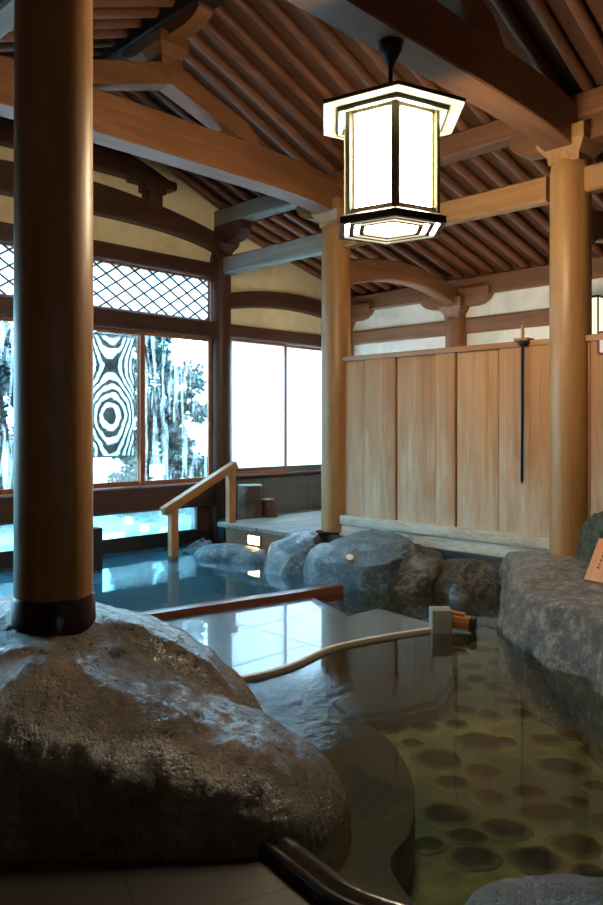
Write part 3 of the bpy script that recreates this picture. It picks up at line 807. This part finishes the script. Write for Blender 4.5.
# wooden spout
t = thing('water_spout', (4.665, 3.205, -.42), 'grey wooden post with a golden square spout standing in the pool', 'spout', None, radians(-45))
bm = B(); box(bm, -.075, .075, -.075, .075, 0, .575, ch=.008); obj('post', bm, wood('grey', 'Z'), t, 30)
M = Matrix.Translation((.17, -.02, .475)) @ Matrix.Rotation(radians(-22), 4, 'Z') @ Matrix.Rotation(radians(6), 4, 'Y')
bm = B(); box(bm, -.11, .045, -.055, .055, -.045, .045, M, ch=.008); obj('spout_pipe', bm, wood('rail', 'X'), t, 30)
bm = B(); box(bm, .042, .085, -.058, .058, -.05, .048, M, ch=.005); obj('spout_end', bm, wood('black', 'Z'), t, 30)
bm = B(); box(bm, -.11, .0, -.03, .03, .046, .068, M, ch=.004); obj('spout_cover', bm, wood('sash', 'X'), t, 30)

# dark stones in the bed
SPOTS = [(275,275,90,38),(362,300,65,30),(375,350,60,28),(355,240,85,32),(245,208,50,20),(325,177,45,18),(375,187,40,18),(440,183,40,16),(508,198,50,20),(490,236,60,20),(520,290,85,36),(590,260,60,30),(455,340,70,28),(490,382,110,28),(405,412,85,40),(470,475,100,50),(552,447,100,46),(345,470,90,46),(330,428,75,26),(290,385,95,42),(575,503,80,35),(604,400,50,40),(400,132,70,22),(447,130,55,18),(310,133,60,20),(265,163,45,16),(215,190,45,18),(310,62,45,15),(362,58,42,15),(395,85,50,16),(338,92,50,14),(285,97,55,14),(450,100,45,14),(310,205,40,16),(410,160,50,14),(300,322,65,26),(222,243,40,16),(545,360,55,22),(592,330,50,24),(255,445,60,30),(410,240,40,16),(540,228,50,18),(570,190,50,18),(350,115,40,12),(480,150,50,16),(400,60,40,12)]
stone_me = []
for k in range(8):
    bm = B(); bmesh.ops.create_uvsphere(bm, u_segments=20, v_segments=10, radius=1.0)
    for v in bm.verts:
        nn = noise.noise(v.co * 1.3 + Vector((k * 5.1, 0, 0)))
        nm = noise.noise(v.co * 2.9 + Vector((0, k * 3.3, 1)))
        v.co = Vector((v.co.x * (1 + .26 * nn), v.co.y * (1 + .26 * nn), v.co.z))
    me = mesh_of(bm, 'bed_stone'); me.materials.append(M_STONE_D)
    for p in me.polygons: p.use_smooth = True
    stone_me.append(me)
for i, (a, b, w, h) in enumerate(SPOTS):
    c = onz(300 + a / 1.99, 620 + b / 1.99, -.41)
    d = (c.x + c.y) / R2
    rr = w / 1.99 / 2 * d / 750
    ry = min(rr * 1.25, h / 1.99 / 2 * d * d / 750 / 1.9)
    ry = max(ry, rr * .75)
    o = bpy.data.objects.new('bed_stone', stone_me[(i * 5) % 8]); COL.objects.link(o)
    o.location = c + Vector((0, 0, -.015)); o.scale = (rr * 1.25, ry * 1.25, .022); o.rotation_euler = (0, 0, radians(-45) + random.uniform(-.25, .25))
    tag(o, 'dark rounded stone set in the olive bed of the near pool', 'stone', 'dark stones in the near pool bed')

# foreground floor
bm = B(); prism(bm, [(-.9, Y0), (1.74, Y0), (1.74, 1.95), (1.3, 2.6), (1.2, 4.2), (-.9, 5.0)], 'Z', -.6, .0)
tag(obj('floor', bm, M_FLOORT, sharp=None), kind='structure')
bm = B(); prism(bm, [(6.3, -2.9), (8.95, -2.9), (8.95, 7.96), (6.3, 7.96)], 'Z', -.6, .27)
tag(obj('floor_passage', bm, M_BLOCK, sharp=None), kind='structure')

# rounded rim of the near pool
path = catmull([(1.74, 2.10, 0), (1.80, 1.96, 0), (1.775, 1.76, 0), (1.755, 1.58, 0), (1.79, 1.40, 0), (1.90, 1.15, 0), (2.0, .7, 0), (2.0, .2, 0)], 8)
prof = [(-.062, -.15), (-.066, .02), (-.055, .046), (-.036, .057), (-.014, .055), (.006, .043), (.012, .040), (.020, .046), (.034, .050), (.048, .044), (.056, .030), (.058, -.15)]
bm = B(); sweep(bm, path, prof)
tag(obj('pool_edging', bm, M_RIM, sharp=50), 'dark polished rounded rim of the near pool running out from under the big rock', 'edging')

# ------------------------------------------------------------------ boulders
def fbm(p, o=5): return noise.fractal(p, 1.0, 2.0, o, noise_basis='PERLIN_ORIGINAL')

def boulder(name, outline, zbot, ztop, mat, label, seed=0, side=.12, amp=.03, freq=3.0, dome=.04, tilt=(0, 0), facets=11, nA=110, nS=16, nT=24, cat='rock', step=0.0, nosplit=True):
    pts = [Vector((x, y, 0)) for x, y in outline]
    ring = resample(catmull(pts, 10, True), nA, True)
    c = sum(ring, Vector()) / len(ring)
    prof = []
    H = ztop - zbot
    for i in range(nS):
        f = i / (nS - 1); prof.append((1 + .04 * sin(f * pi) - .02 * f, zbot + (H - side) * f))
    for i in range(1, 9):
        a = i / 8 * pi / 2; prof.append((None, a))
    bm = B(); rings = []
    Rm = sum((p - c).length for p in ring) / nA
    ins = min(side / Rm * 1.1, .6)
    for q in prof:
        if q[0] is None:
            k = .98 - ins * (1 - cos(q[1])); z = ztop - side + side * sin(q[1]) * .86
        else: k, z = q
        rings.append([(c + (p - c) * k, z) for p in ring])
    k0 = .98 - ins; z0 = ztop - side * .14
    for i in range(1, nT):
        f = i / nT; k = k0 * (1 - f) ** .9
        rings.append([(c + (p - c) * k, z0 + (side * .14 + dome) * sin(f * pi / 2)) for p in ring])
    sv = Vector((seed * 3.7, seed * 1.9, seed * 5.3))
    rnd = random.Random(seed + 40); cc = Vector((c.x, c.y, zbot + H * .55)); PL = []
    for i in range(facets):
        a = rnd.uniform(0, 2 * pi); e = rnd.uniform(.05, 1.0)
        pn = Vector((cos(a) * cos(e), sin(a) * cos(e), sin(e)))
        sup = max((Vector((p.x, p.y, z)) - cc).dot(pn) for R in rings for p, z in R)
        PL.append((pn, sup * rnd.uniform(.60, .86)))
    VR = []
    for R in rings:
        row = []
        for p, z in R:
            v = Vector((p.x, p.y, z))
            hk = (z - zbot) / H
            v.z += (tilt[0] * (p.x - c.x) + tilt[1] * (p.y - c.y)) * max(hk, 0)
            q = v * freq + sv
            dr = Vector((p.x - c.x, p.y - c.y, 0)); dl = dr.length
            if dl > 1e-5: dr /= dl
            n1 = fbm(q, 6); n2 = fbm(q * .9 + Vector((11, 3, 7)), 6)
            rid = abs(noise.noise(q * .8 + Vector((5, 9, 2))))
            v += dr * (amp * 1.5 * n1 - amp * 1.1 * (.35 - rid) * step) * min(1, dl / (Rm * .3)) + Vector((0, 0, amp * n2 * (1 if hk > .3 else .4)))
            for pn, ph in PL:
                ex = (v - cc).dot(pn) - ph
                if ex > 0: v -= pn * ex * .94
            n3 = fbm(v * 9 + sv, 5)
            v += dr * amp * .35 * n3 + Vector((0, 0, amp * .25 * n3))
            row.append(bm.verts.new(v))
        VR.append(row)
    for a, b in zip(VR, VR[1:]):
        for j in range(nA): bm.faces.new((a[j], a[(j + 1) % nA], b[(j + 1) % nA], b[j]))
    top = bm.verts.new(sum((v.co for v in VR[-1]), Vector()) / nA)
    for j in range(nA): bm.faces.new((VR[-1][j], VR[-1][(j + 1) % nA], top))
    bm.faces.new(VR[0][::-1])
    o = obj(name, bm, mat, sharp=None)
    for p in o.data.polygons: p.use_smooth = True
    return tag(o, label, cat)

def bvh_of(o):
    me = o.data
    return BVHTree.FromPolygons([v.co.copy() for v in me.vertices], [tuple(p.vertices) for p in me.polygons])

# the big wet rock in front: height field over its plan, in bather axes (right, depth)
def front_rock():
    out = [(-3.0, 2.70), (-2.2, 2.60), (-1.2, 2.575), (-.6, 2.57), (-.22, 2.575), (-.02, 2.62), (.10, 2.74), (.175, 2.90), (.205, 3.08), (.16, 3.24), (.03, 3.33), (-.10, 3.40), (-.14, 3.48), (-.115, 3.58), (-.16, 3.70), (-.30, 3.82), (-.55, 3.95), (-.9, 4.03), (-1.4, 4.1), (-2.2, 4.15), (-3.0, 4.0)]
    ring = resample(catmull([(a, b, 0) for a, b in out], 10, True), 400, True)
    P = [(p.x, p.y) for p in ring]
    def inside(x, y):
        c = False; j = len(P) - 1
        for i in range(len(P)):
            if (P[i][1] > y) != (P[j][1] > y) and x < (P[j][0] - P[i][0]) * (y - P[i][1]) / (P[j][1] - P[i][1]) + P[i][0]: c = not c
            j = i
        return c
    up = [(-3, .55), (-2, .62), (-1.45, .655), (-1.1, .655), (-.80, .60), (-.60, .535), (-.45, .46), (-.33, .40), (-.22, .345), (-.13, .30)]
    lw = [(-3, .50), (-1.6, .60), (-1.15, .60), (-.8, .52), (-.55, .43), (-.35, .345), (-.17, .285), (0, .215), (.12, .17), (.22, .12)]
    nr, nd = 340, 190
    r0, r1, d0, d1 = -2.6, .24, 2.53, 4.18
    bm = B(); grid = {}
    for i in range(nr + 1):
        r = r0 + (r1 - r0) * i / nr
        for j in range(nd + 1):
            d = d0 + (d1 - d0) * j / nd
            e = min((r - a) ** 2 + (d - b) ** 2 for a, b in P[::2]) ** .5
            if not inside(r, d): e = -e
            if e < -.05: continue
            hu, hl = interp(up, r), interp(lw, r)
            # crease between the two lobes
            cr = 3.30 + .05 * sin(r * 5)
            k = min(max((d - cr + .14) / .28, 0), 1); k = k * k * (3 - 2 * k)
            h = hl * (1 - k) + hu * k
            if r > -.95: h -= .075 * math.exp(-((d - cr - .03) / .06) ** 2) * min(1, (r + .95) / .3) * (1 if r < -.2 else .4)
            w = .66 if d < 3.0 else (.66 - (d - 3.0) * 1.6 if d < 3.2 else .34)
            w = min(w, .14 + max(0, .25 - r) * .33)
            f = min(max(e / w, 0), 1)
            prof = sqrt(max(0, 1 - (1 - f) ** 2.1))
            z = (h + .25) * prof - .25 + (0 if e > 0 else e * 2.0)
            z = max(z, -.30)
            p = W(r, d, z)
            n1 = fbm(Vector((p.x * 2.2, p.y * 2.2, p.z * 2.2)), 4); n2 = fbm(Vector((p.x * 9, p.y * 9, p.z * 9 + 3)), 5)
            vd = noise.voronoi(Vector((p.x * 9 + .6 * n2, p.y * 9, p.z * 9)))[0][0]
            pit = max(0, .15 - vd) * .10 * max(0, min(1, n1 * 3 + .3))
            top = max(0.0, min(1.0, (r + 1.6) * 2))
            p.z += .026 * n1 + .008 * n2 + .0016 * fbm(Vector((p.x * 28, p.y * 28, p.z * 28)), 3) - pit
            grid[i, j] = bm.verts.new(p)
    for i in range(nr):
        for j in range(nd):
            q = [(i, j), (i + 1, j), (i + 1, j + 1), (i, j + 1)]
            if all(k in grid for k in q): bm.faces.new([grid[k] for k in q])
    # skirt so the rock is a solid body
    ed = [e for e in bm.edges if e.is_boundary]
    ex = bmesh.ops.extrude_edge_only(bm, edges=ed)
    for v in [g for g in ex['geom'] if isinstance(g, bmesh.types.BMVert)]: v.co.z = -.42
    o = obj('foreground_rock', bm, M_ROCKW, sharp=None)
    for p in o.data.polygons: p.use_smooth = True
    return tag(o, 'huge rounded wet pitted rock carrying the thick foreground column', 'rock')
front_rock()

bA = boulder('boulder', [(5.36, 6.22), (5.20, 5.85), (5.18, 5.45), (5.36, 5.15), (5.85, 5.2), (6.25, 5.60), (6.35, 6.0), (6.1, 6.3), (5.75, 6.35)], -.45, .30, M_ROCKB, 'blue-grey boulder sloping down from the far partition column to the blue pool', 1, side=.30, amp=.025, freq=2.3, dome=.03, tilt=(.36, -.02), step=1.0)
bB = boulder('boulder', [(5.30, 5.22), (5.20, 5.0), (5.14, 4.70), (5.34, 4.28), (5.7, 4.02), (6.1, 4.15), (6.36, 4.7), (6.36, 5.2), (6.1, 5.5), (5.6, 5.45)], -.45, .335, M_ROCKB, 'blue-grey boulder with a small white disc, below the board partition', 2, side=.16, facets=8, amp=.028, freq=2.6, dome=.03, tilt=(.20, .13), step=1.2)
boulder('boulder', [(5.50, 4.50), (5.44, 4.35), (5.66, 4.08), (5.95, 3.98), (6.25, 4.2), (6.36, 4.6), (6.1, 4.8), (5.75, 4.75)], -.45, .30, M_ROCKD, 'dark veined rock between the disc boulder and the partition foot', 3, side=.16, amp=.05, freq=3.2, dome=.04, tilt=(.15, .05), step=1.5)
boulder('boulder', [(5.80, 4.16), (5.78, 3.95), (5.76, 3.72), (5.95, 3.45), (6.36, 3.45), (6.38, 4.2), (6.1, 4.3)], -.45, .27, M_ROCKD, 'dark low rock below the partition next to the brown flat-topped rock', 4, side=.18, amp=.045, freq=2.8, dome=.05, tilt=(.12, 0), step=1.2)
boulder('boulder', [(5.62, 3.82), (5.58, 3.70), (5.70, 3.60), (5.85, 3.66), (5.84, 3.85), (5.74, 3.90)], -.40, .13, M_ROCKB, 'small pale rock at the waterline beside the brown flat-topped rock', 5, side=.10, amp=.02, freq=5, nA=60, nS=8, nT=10)
bR = boulder('flat_topped_rock', [(5.98, 3.44), (5.52, 3.16), (5.12, 2.97), (4.86, 2.72), (4.66, 2.49), (4.52, 2.20), (4.40, 1.97), (4.18, 1.78), (4.05, 1.3), (4.3, .55), (5.3, .3), (6.6, .5), (7.0, 1.5), (6.95, 2.8), (6.8, 3.38), (6.3, 3.62)], -.45, .37, M_ROCKR, 'large brown flat-topped rock rising from the near pool under the round column', 6, side=.09, amp=.035, freq=2.7, dome=.02, facets=0, nA=300, nS=36, nT=50, step=1.8)
boulder('boulder', [(5.42, 7.25), (5.30, 7.0), (5.40, 6.6), (5.58, 6.22), (5.80, 6.16), (5.86, 6.5), (5.80, 7.0), (5.66, 7.3)], -.42, .13, M_ROCKB, 'long low rounded boulder at the water below the lit deck step', 7, side=.18, amp=.02, freq=2.2, dome=.02, facets=0)
boulder('boulder', [(5.52, 7.62), (5.48, 7.4), (5.62, 7.28), (5.86, 7.34), (5.9, 7.6), (5.7, 7.74)], -.42, .11, M_ROCKB, 'small round boulder behind the handrail foot at the window wall', 8, side=.14, amp=.02, freq=3, dome=.05, nA=70)
boulder('mossy_rock', [(6.06, 2.70), (6.10, 2.42), (6.28, 2.25), (6.36, 2.45), (6.37, 2.75), (6.28, 2.87), (6.14, 2.85)], .30, .82, M_MOSS, 'rough mossy rock at the foot of the column on the flat rock', 9, side=.2, amp=.06, freq=5, dome=.05, nA=80, step=1.2)
boulder('boulder', [(5.98, 2.38), (6.0, 2.1), (6.2, 1.9), (6.36, 2.1), (6.36, 2.36), (6.2, 2.5)], .30, .80, M_ROCKB, 'smooth grey rock beside the mossy rock on the flat rock', 10, side=.2, amp=.03, freq=4, dome=.05, nA=80)
boulder('boulder', [(1.86, 1.20), (1.96, 1.28), (2.10, 1.24), (2.26, 1.12), (2.40, .9), (2.40, .6), (2.1, .45), (1.85, .7), (1.80, 1.0)], -.42, .165, M_ROCKW, 'low speckled rock at the pool edge, nearest to the polished rim', 11, side=.16, amp=.012, freq=4, dome=.03, facets=0)

# white disc on the boulder: found where the boulder's own surface lies
def cast(o, px, py):
    d = (W((px - 301.5) / 750.0, 1.0) + Vector((0, 0, -(py - 427.0) / 750.0))).normalized()
    return bvh_of(o).ray_cast(Vector((0, 0, 1.5)), d)
hit = cast(bB, 350, 559)
if hit[0] is not None:
    p, nr = hit[0], (hit[1] + Vector((-.4, -.4, .3))).normalized()
    t = thing('disc_cap', p, 'small round white disc cap set on the blue-grey boulder', 'disc cap')
    t.rotation_euler = nr.to_track_quat('Z', 'Y').to_euler()
    bm = B(); lathe(bm, [(.044, -.05), (.044, .018), (.040, .026), (.034, .028)], 28); obj('rim', bm, plain('brass_rim', (.42, .27, .10), .3, .8), t, 30)
    bm = B(); lathe(bm, [(.036, .0), (.036, .030), (.026, .034), (.010, .0345)], 28); obj('face', bm, plain('white_disc', (.80, .76, .66), .4), t, 30)

# leaning sign plank
BL = W(2.07, 5.50, .385); u = W(.51, -.86).normalized(); v = Vector(W(.15, .09, .30)).normalized()
v = (v - u * v.dot(u)).normalized(); nn = u.cross(v).normalized()
t = thing('wooden_sign', BL, 'orange wooden sign plank with faint dark brushed characters, leaning on the flat rock', 'sign')
M = Matrix(((u.x, -nn.x, v.x, 0), (u.y, -nn.y, v.y, 0), (u.z, -nn.z, v.z, 0), (0, 0, 0, 1)))
t.rotation_euler = M.to_euler()
bm = B(); box(bm, 0, .34, 0, .028, 0, .335, ch=.004); obj('plank', bm, wood('sign', 'Z'), t, 30)
bm = B(); rnd = random.Random(5)
for cx, z1, n in ((.085, .285, 7), (.185, .21, 5), (.25, .285, 7)):
    for k in range(n):
        zc = z1 - k * .030; s = rnd.uniform(.009, .013)
        for q in range(3):
            a = rnd.choice([0, pi / 2, .5, -.6]); ox, oz = rnd.uniform(-.005, .005), rnd.uniform(-.007, .007)
            Mx = Matrix.Translation((cx + ox, -.0008, zc + oz)) @ Matrix.Rotation(a, 4, 'Y')
            box(bm, -s, s, -.0008, .001, -.0026, .0026, Mx)
obj('lettering', bm, plain('ink', (.05, .03, .03), .7), t, None)

# ------------------------------------------------------------------ deck, light, handrail, stumps, post
t = thing('plank_deck', (5.88, 6.6, .05), 'low weathered plank deck leading to the passage beside the corner post', 'deck')
bm = B(); rnd = random.Random(3)
y = -.62
while y < .66:
    w = .125; box(bm, rnd.uniform(-.035, -.02), 3.0, y, y + w - .012, .215, .262, ch=.004); y += w
obj('planks', bm, wood('grey', 'X'), t, 30)
bm = B(); box(bm, .0, .06, -.62, .64, -.05, .212); box(bm, .0, 3.0, .60, .64, -.05, .212); obj('fascia', bm, wood('beam', 'Y'), t, 30)
t = thing('step_light', (5.88, 6.66, .10), 'small lit rectangular step light in the face of the plank deck', 'light')
bm = B(); box(bm, -.016, .0, -.115, .115, 0, .125); obj('housing', bm, M_BRONZE, t, 30)
bm = B(); box(bm, -.020, -.014, -.10, .10, .012, .113); obj('glass', bm, M_STEPGLOW, t, None)

t = thing('handrail', (5.11, 7.22, -.08), 'sloping wooden handrail rising from the blue pool to the plank deck', 'handrail')
bm = B(); box(bm, -.05, .05, -.04, .04, 0, .66, ch=.006); obj('post', bm, wood('rail', 'Z'), t, 30)
bm = B(); box(bm, .815, .915, -.04, .04, .06, 1.03, ch=.006); obj('post', bm, wood('rail', 'Z'), t, 30)
M = Matrix.Translation((.395, 0, .855)) @ Matrix.Rotation(-math.atan2(.46, .98), 4, 'Y')
bm = B(); box(bm, -.59, .60, -.052, .052, -.05, .05, M, ch=.012); obj('rail', bm, wood('rail', 'X'), t, 30)
bm = B(); lathe(bm, [(.06, .075), (.065, .085), (.05, .10)], 16); obj('foot_plate', bm, M_BRONZE, t, 30)

def stump(x, y, z, r, h, lab, lean=0.0):
    t = thing('tree_stump', (x, y, z), lab, 'stump')
    bm = B(); n = 40; rings = []
    for k in range(8):
        f = k / 7
        rings.append([bm.verts.new(((r * (1.04 - .08 * f) + .012 * noise.noise(Vector((3 * cos(2 * pi * i / n), 3 * sin(2 * pi * i / n), f * 2 + x * 9)))) * cos(2 * pi * i / n) + lean * f, (r * (1.04 - .08 * f) + .012 * noise.noise(Vector((3 * cos(2 * pi * i / n), 3 * sin(2 * pi * i / n), f * 2)))) * sin(2 * pi * i / n), h * f)) for i in range(n)])
    for a, b in zip(rings, rings[1:]):
        for j in range(n): bm.faces.new((a[j], a[(j + 1) % n], b[(j + 1) % n], b[j]))
    bm.faces.new(rings[0][::-1])
    obj('bark', bm, rock_mat('bark_%d' % int(x * 100), (.05, .03, .02), (.12, .07, .045), (.22, .14, .09), .8, .6, 3.0), t, 60)
    bm = B(); lathe(bm, [(r * .97, h - .012), (r * .965, h + .004), (r * .5, h + .006), (.01, h + .006)], 40, cx=lean); obj('cut_face', bm, wood('grey', 'X'), t, 30)
stump(6.55, 7.52, .27, .165, .46, 'brown tree stump stool on the floor beside the dark corner post')
stump(6.78, 7.36, .27, .10, .27, 'smaller wedge of log leaning against the tree stump stool', -.06)
bm = B(); box(bm, -.08, .08, -.08, .08, -.06, .44, ch=.012)
o = obj('short_post', bm, wood('black', 'Z'), sharp=30); o.location = (4.10, 7.27, -.02); tag(o, 'short square dark post standing in the blue pool behind the foreground column', 'post')

# ------------------------------------------------------------------ garden outside
bm = B(); vs = [bm.verts.new(p) for p in [(-14, 8.3, .02), (22, 8.3, .02), (22, 30, 1.2), (-14, 30, 1.2)]]; bm.faces.new(vs)
tag(obj('ground_garden', bm, plain('pale_gravel', (.42, .45, .45), .9, bump=.3, bscale=6), sharp=None), kind='structure')
bm = B(); vs = [bm.verts.new(p) for p in [(-2, 8.25, .06), (7.5, 8.25, .06), (7.5, 9.35, .06), (-2, 9.35, .06)]]; bm.faces.new(vs)
tag(obj('outdoor_pool', bm, tile_mat('turquoise_water', (.16, .42, .46), (.28, .58, .60), (.2, .5, .52), 3, 3, .06), sharp=None), 'turquoise water of the outdoor pool behind the low glass strip', 'water', None, 'stuff')
t = thing('pool_lamp', (5.72, 8.75, .06), 'small glowing lamp at the outdoor pool seen through the low glass strip', 'lamp')
bm = B(); lathe(bm, [(.05, 0), (.06, .04), (.05, .09), (.02, .11)], 16); obj('glass', bm, M_STEPGLOW, t, 40)
bm = B(); lathe(bm, [(.09, -.06), (.09, .01), (.055, .02)], 16); obj('base', bm, M_BRONZE, t, 40)

def leaf_mat(name, c):
    t = NT(name); n = t.noise(t.pos(), 7, 4)
    t.prin(col=t.ramp(n, [(.35, tuple(k * .5 for k in c)), (.6, c)]), rough=.5); return t.m
LM = [leaf_mat('pine_leaf', (.016, .045, .05)), leaf_mat('shrub_leaf', (.02, .07, .035)), leaf_mat('pale_leaf', (.06, .10, .10))]
barkm = plain('tree_bark', (.05, .045, .04), .9)
def plant(name, x, y, z, h, r, n, lm, label, cat, trunk, seed, leaf=.09, squash=1.0, group=None):
    rnd = random.Random(seed)
    t = thing(name, (x, y, z), label, cat, group)
    bm = B()
    cl = [(Vector((rnd.gauss(0, r * .45), rnd.gauss(0, r * .45), trunk + (h - trunk) * rnd.random())), r * rnd.uniform(.25, .5)) for _ in range(18)]
    for k in range(n):
        c, cr = rnd.choice(cl)
        d = Vector((rnd.gauss(0, 1), rnd.gauss(0, 1), rnd.gauss(0, 1))).normalized()
        p = c + d * cr * rnd.uniform(.5, 1.0); p.z = max(p.z, .03)
        a = Vector((rnd.gauss(0, 1), rnd.gauss(0, 1), rnd.gauss(0, .6))).normalized() * leaf * rnd.uniform(.6, 1.3)
        b = a.cross(d); b = (b.normalized() if b.length > 1e-5 else Vector((0, 0, 1))) * leaf * .35
        q = [bm.verts.new(p - a), bm.verts.new(p + b), bm.verts.new(p + a), bm.verts.new(p - b)]
        bm.faces.new(q)
    me = bpy.data.meshes.new('foliage'); bm.to_mesh(me); bm.free(); link('foliage', me, t, lm)
    bm = B(); tube(bm, [(0, 0, -.1), (.04, 0, h * .35), (-.03, .03, h * .65), (0, 0, h * .92)], .05 + .02 * h, 10, scale=[1.2, .9, .6, .2])
    for k in range(5):
        a = rnd.uniform(0, 2 * pi); z0 = h * rnd.uniform(.3, .7)
        tube(bm, [(0, 0, z0), (cos(a) * r * .5, sin(a) * r * .5, z0 + h * .1), (cos(a) * r * .8, sin(a) * r * .8, z0 + h * .12)], .02 + .006 * h, 6, scale=[1, .7, .3])
    obj('trunk', bm, barkm, t, 60)
plant('garden_tree', 7.35, 11.2, .12, 3.3, .75, 4200, LM[0], 'dark blue-green tree filling the clear pane beside the hanging blind', 'tree', .3, 1, .10)
plant('garden_tree', 8.35, 11.9, .15, 2.6, .65, 2000, LM[2], 'greyer tree seen next to the dark corner post through the clear pane', 'tree', .4, 4, .10)
plant('garden_tree', 6.5, 12.0, .15, 4.0, .9, 3000, LM[2], 'loose tree standing behind the hanging blind', 'tree', .6, 2, .10)
plant('garden_tree', 4.9, 11.4, .12, 2.7, .8, 3500, LM[0], 'dark tree in the garden seen to the far side of the foreground column', 'tree', .3, 3, .10)
plant('shrub', 6.35, 9.9, .06, 1.05, .38, 1900, LM[1], 'green shrub under the hanging blind outside the window', 'shrub', .05, 5, .06)
plant('shrub', 7.35, 9.75, .06, 1.0, .45, 1700, LM[2], 'tufted shrub outside the clear pane near the corner post', 'shrub', .05, 6, .07)
plant('shrub', 4.4, 9.9, .06, 1.2, .5, 1500, LM[1], 'green shrub outside the window behind the foreground column', 'shrub', .05, 7, .07)

# ------------------------------------------------------------------ light of the sky, camera, view
w = bpy.data.worlds.new('overcast'); SC.world = w; w.use_nodes = True
bg = w.node_tree.nodes['Background']
bg.inputs[0].default_value = (.50, .78, 1.0, 1); bg.inputs[1].default_value = 14.0

cam = bpy.data.cameras.new('camera'); co = bpy.data.objects.new('camera', cam); COL.objects.link(co)
co.location = (0, 0, 1.5); co.rotation_euler = (radians(90), 0, radians(-45))
cam.sensor_width = 36.0; cam.lens = 750.0 / 905.0 * 36.0; cam.shift_y = -25.5 / 905.0
cam.clip_start = .05; cam.clip_end = 200
SC.camera = co
SC.view_settings.view_transform = 'Standard'; SC.view_settings.look = 'None'
SC.view_settings.gamma = 1.0; SC.view_settings.exposure = 0.2; SC.view_settings.use_curve_mapping = False
SC.cycles.max_bounces = 10; SC.cycles.diffuse_bounces = 5; SC.cycles.transparent_max_bounces = 12
SC.cycles.sample_clamp_indirect = 6.0; SC.cycles.use_denoising = True
SC.cycles.caustics_reflective = False; SC.cycles.caustics_refractive = False
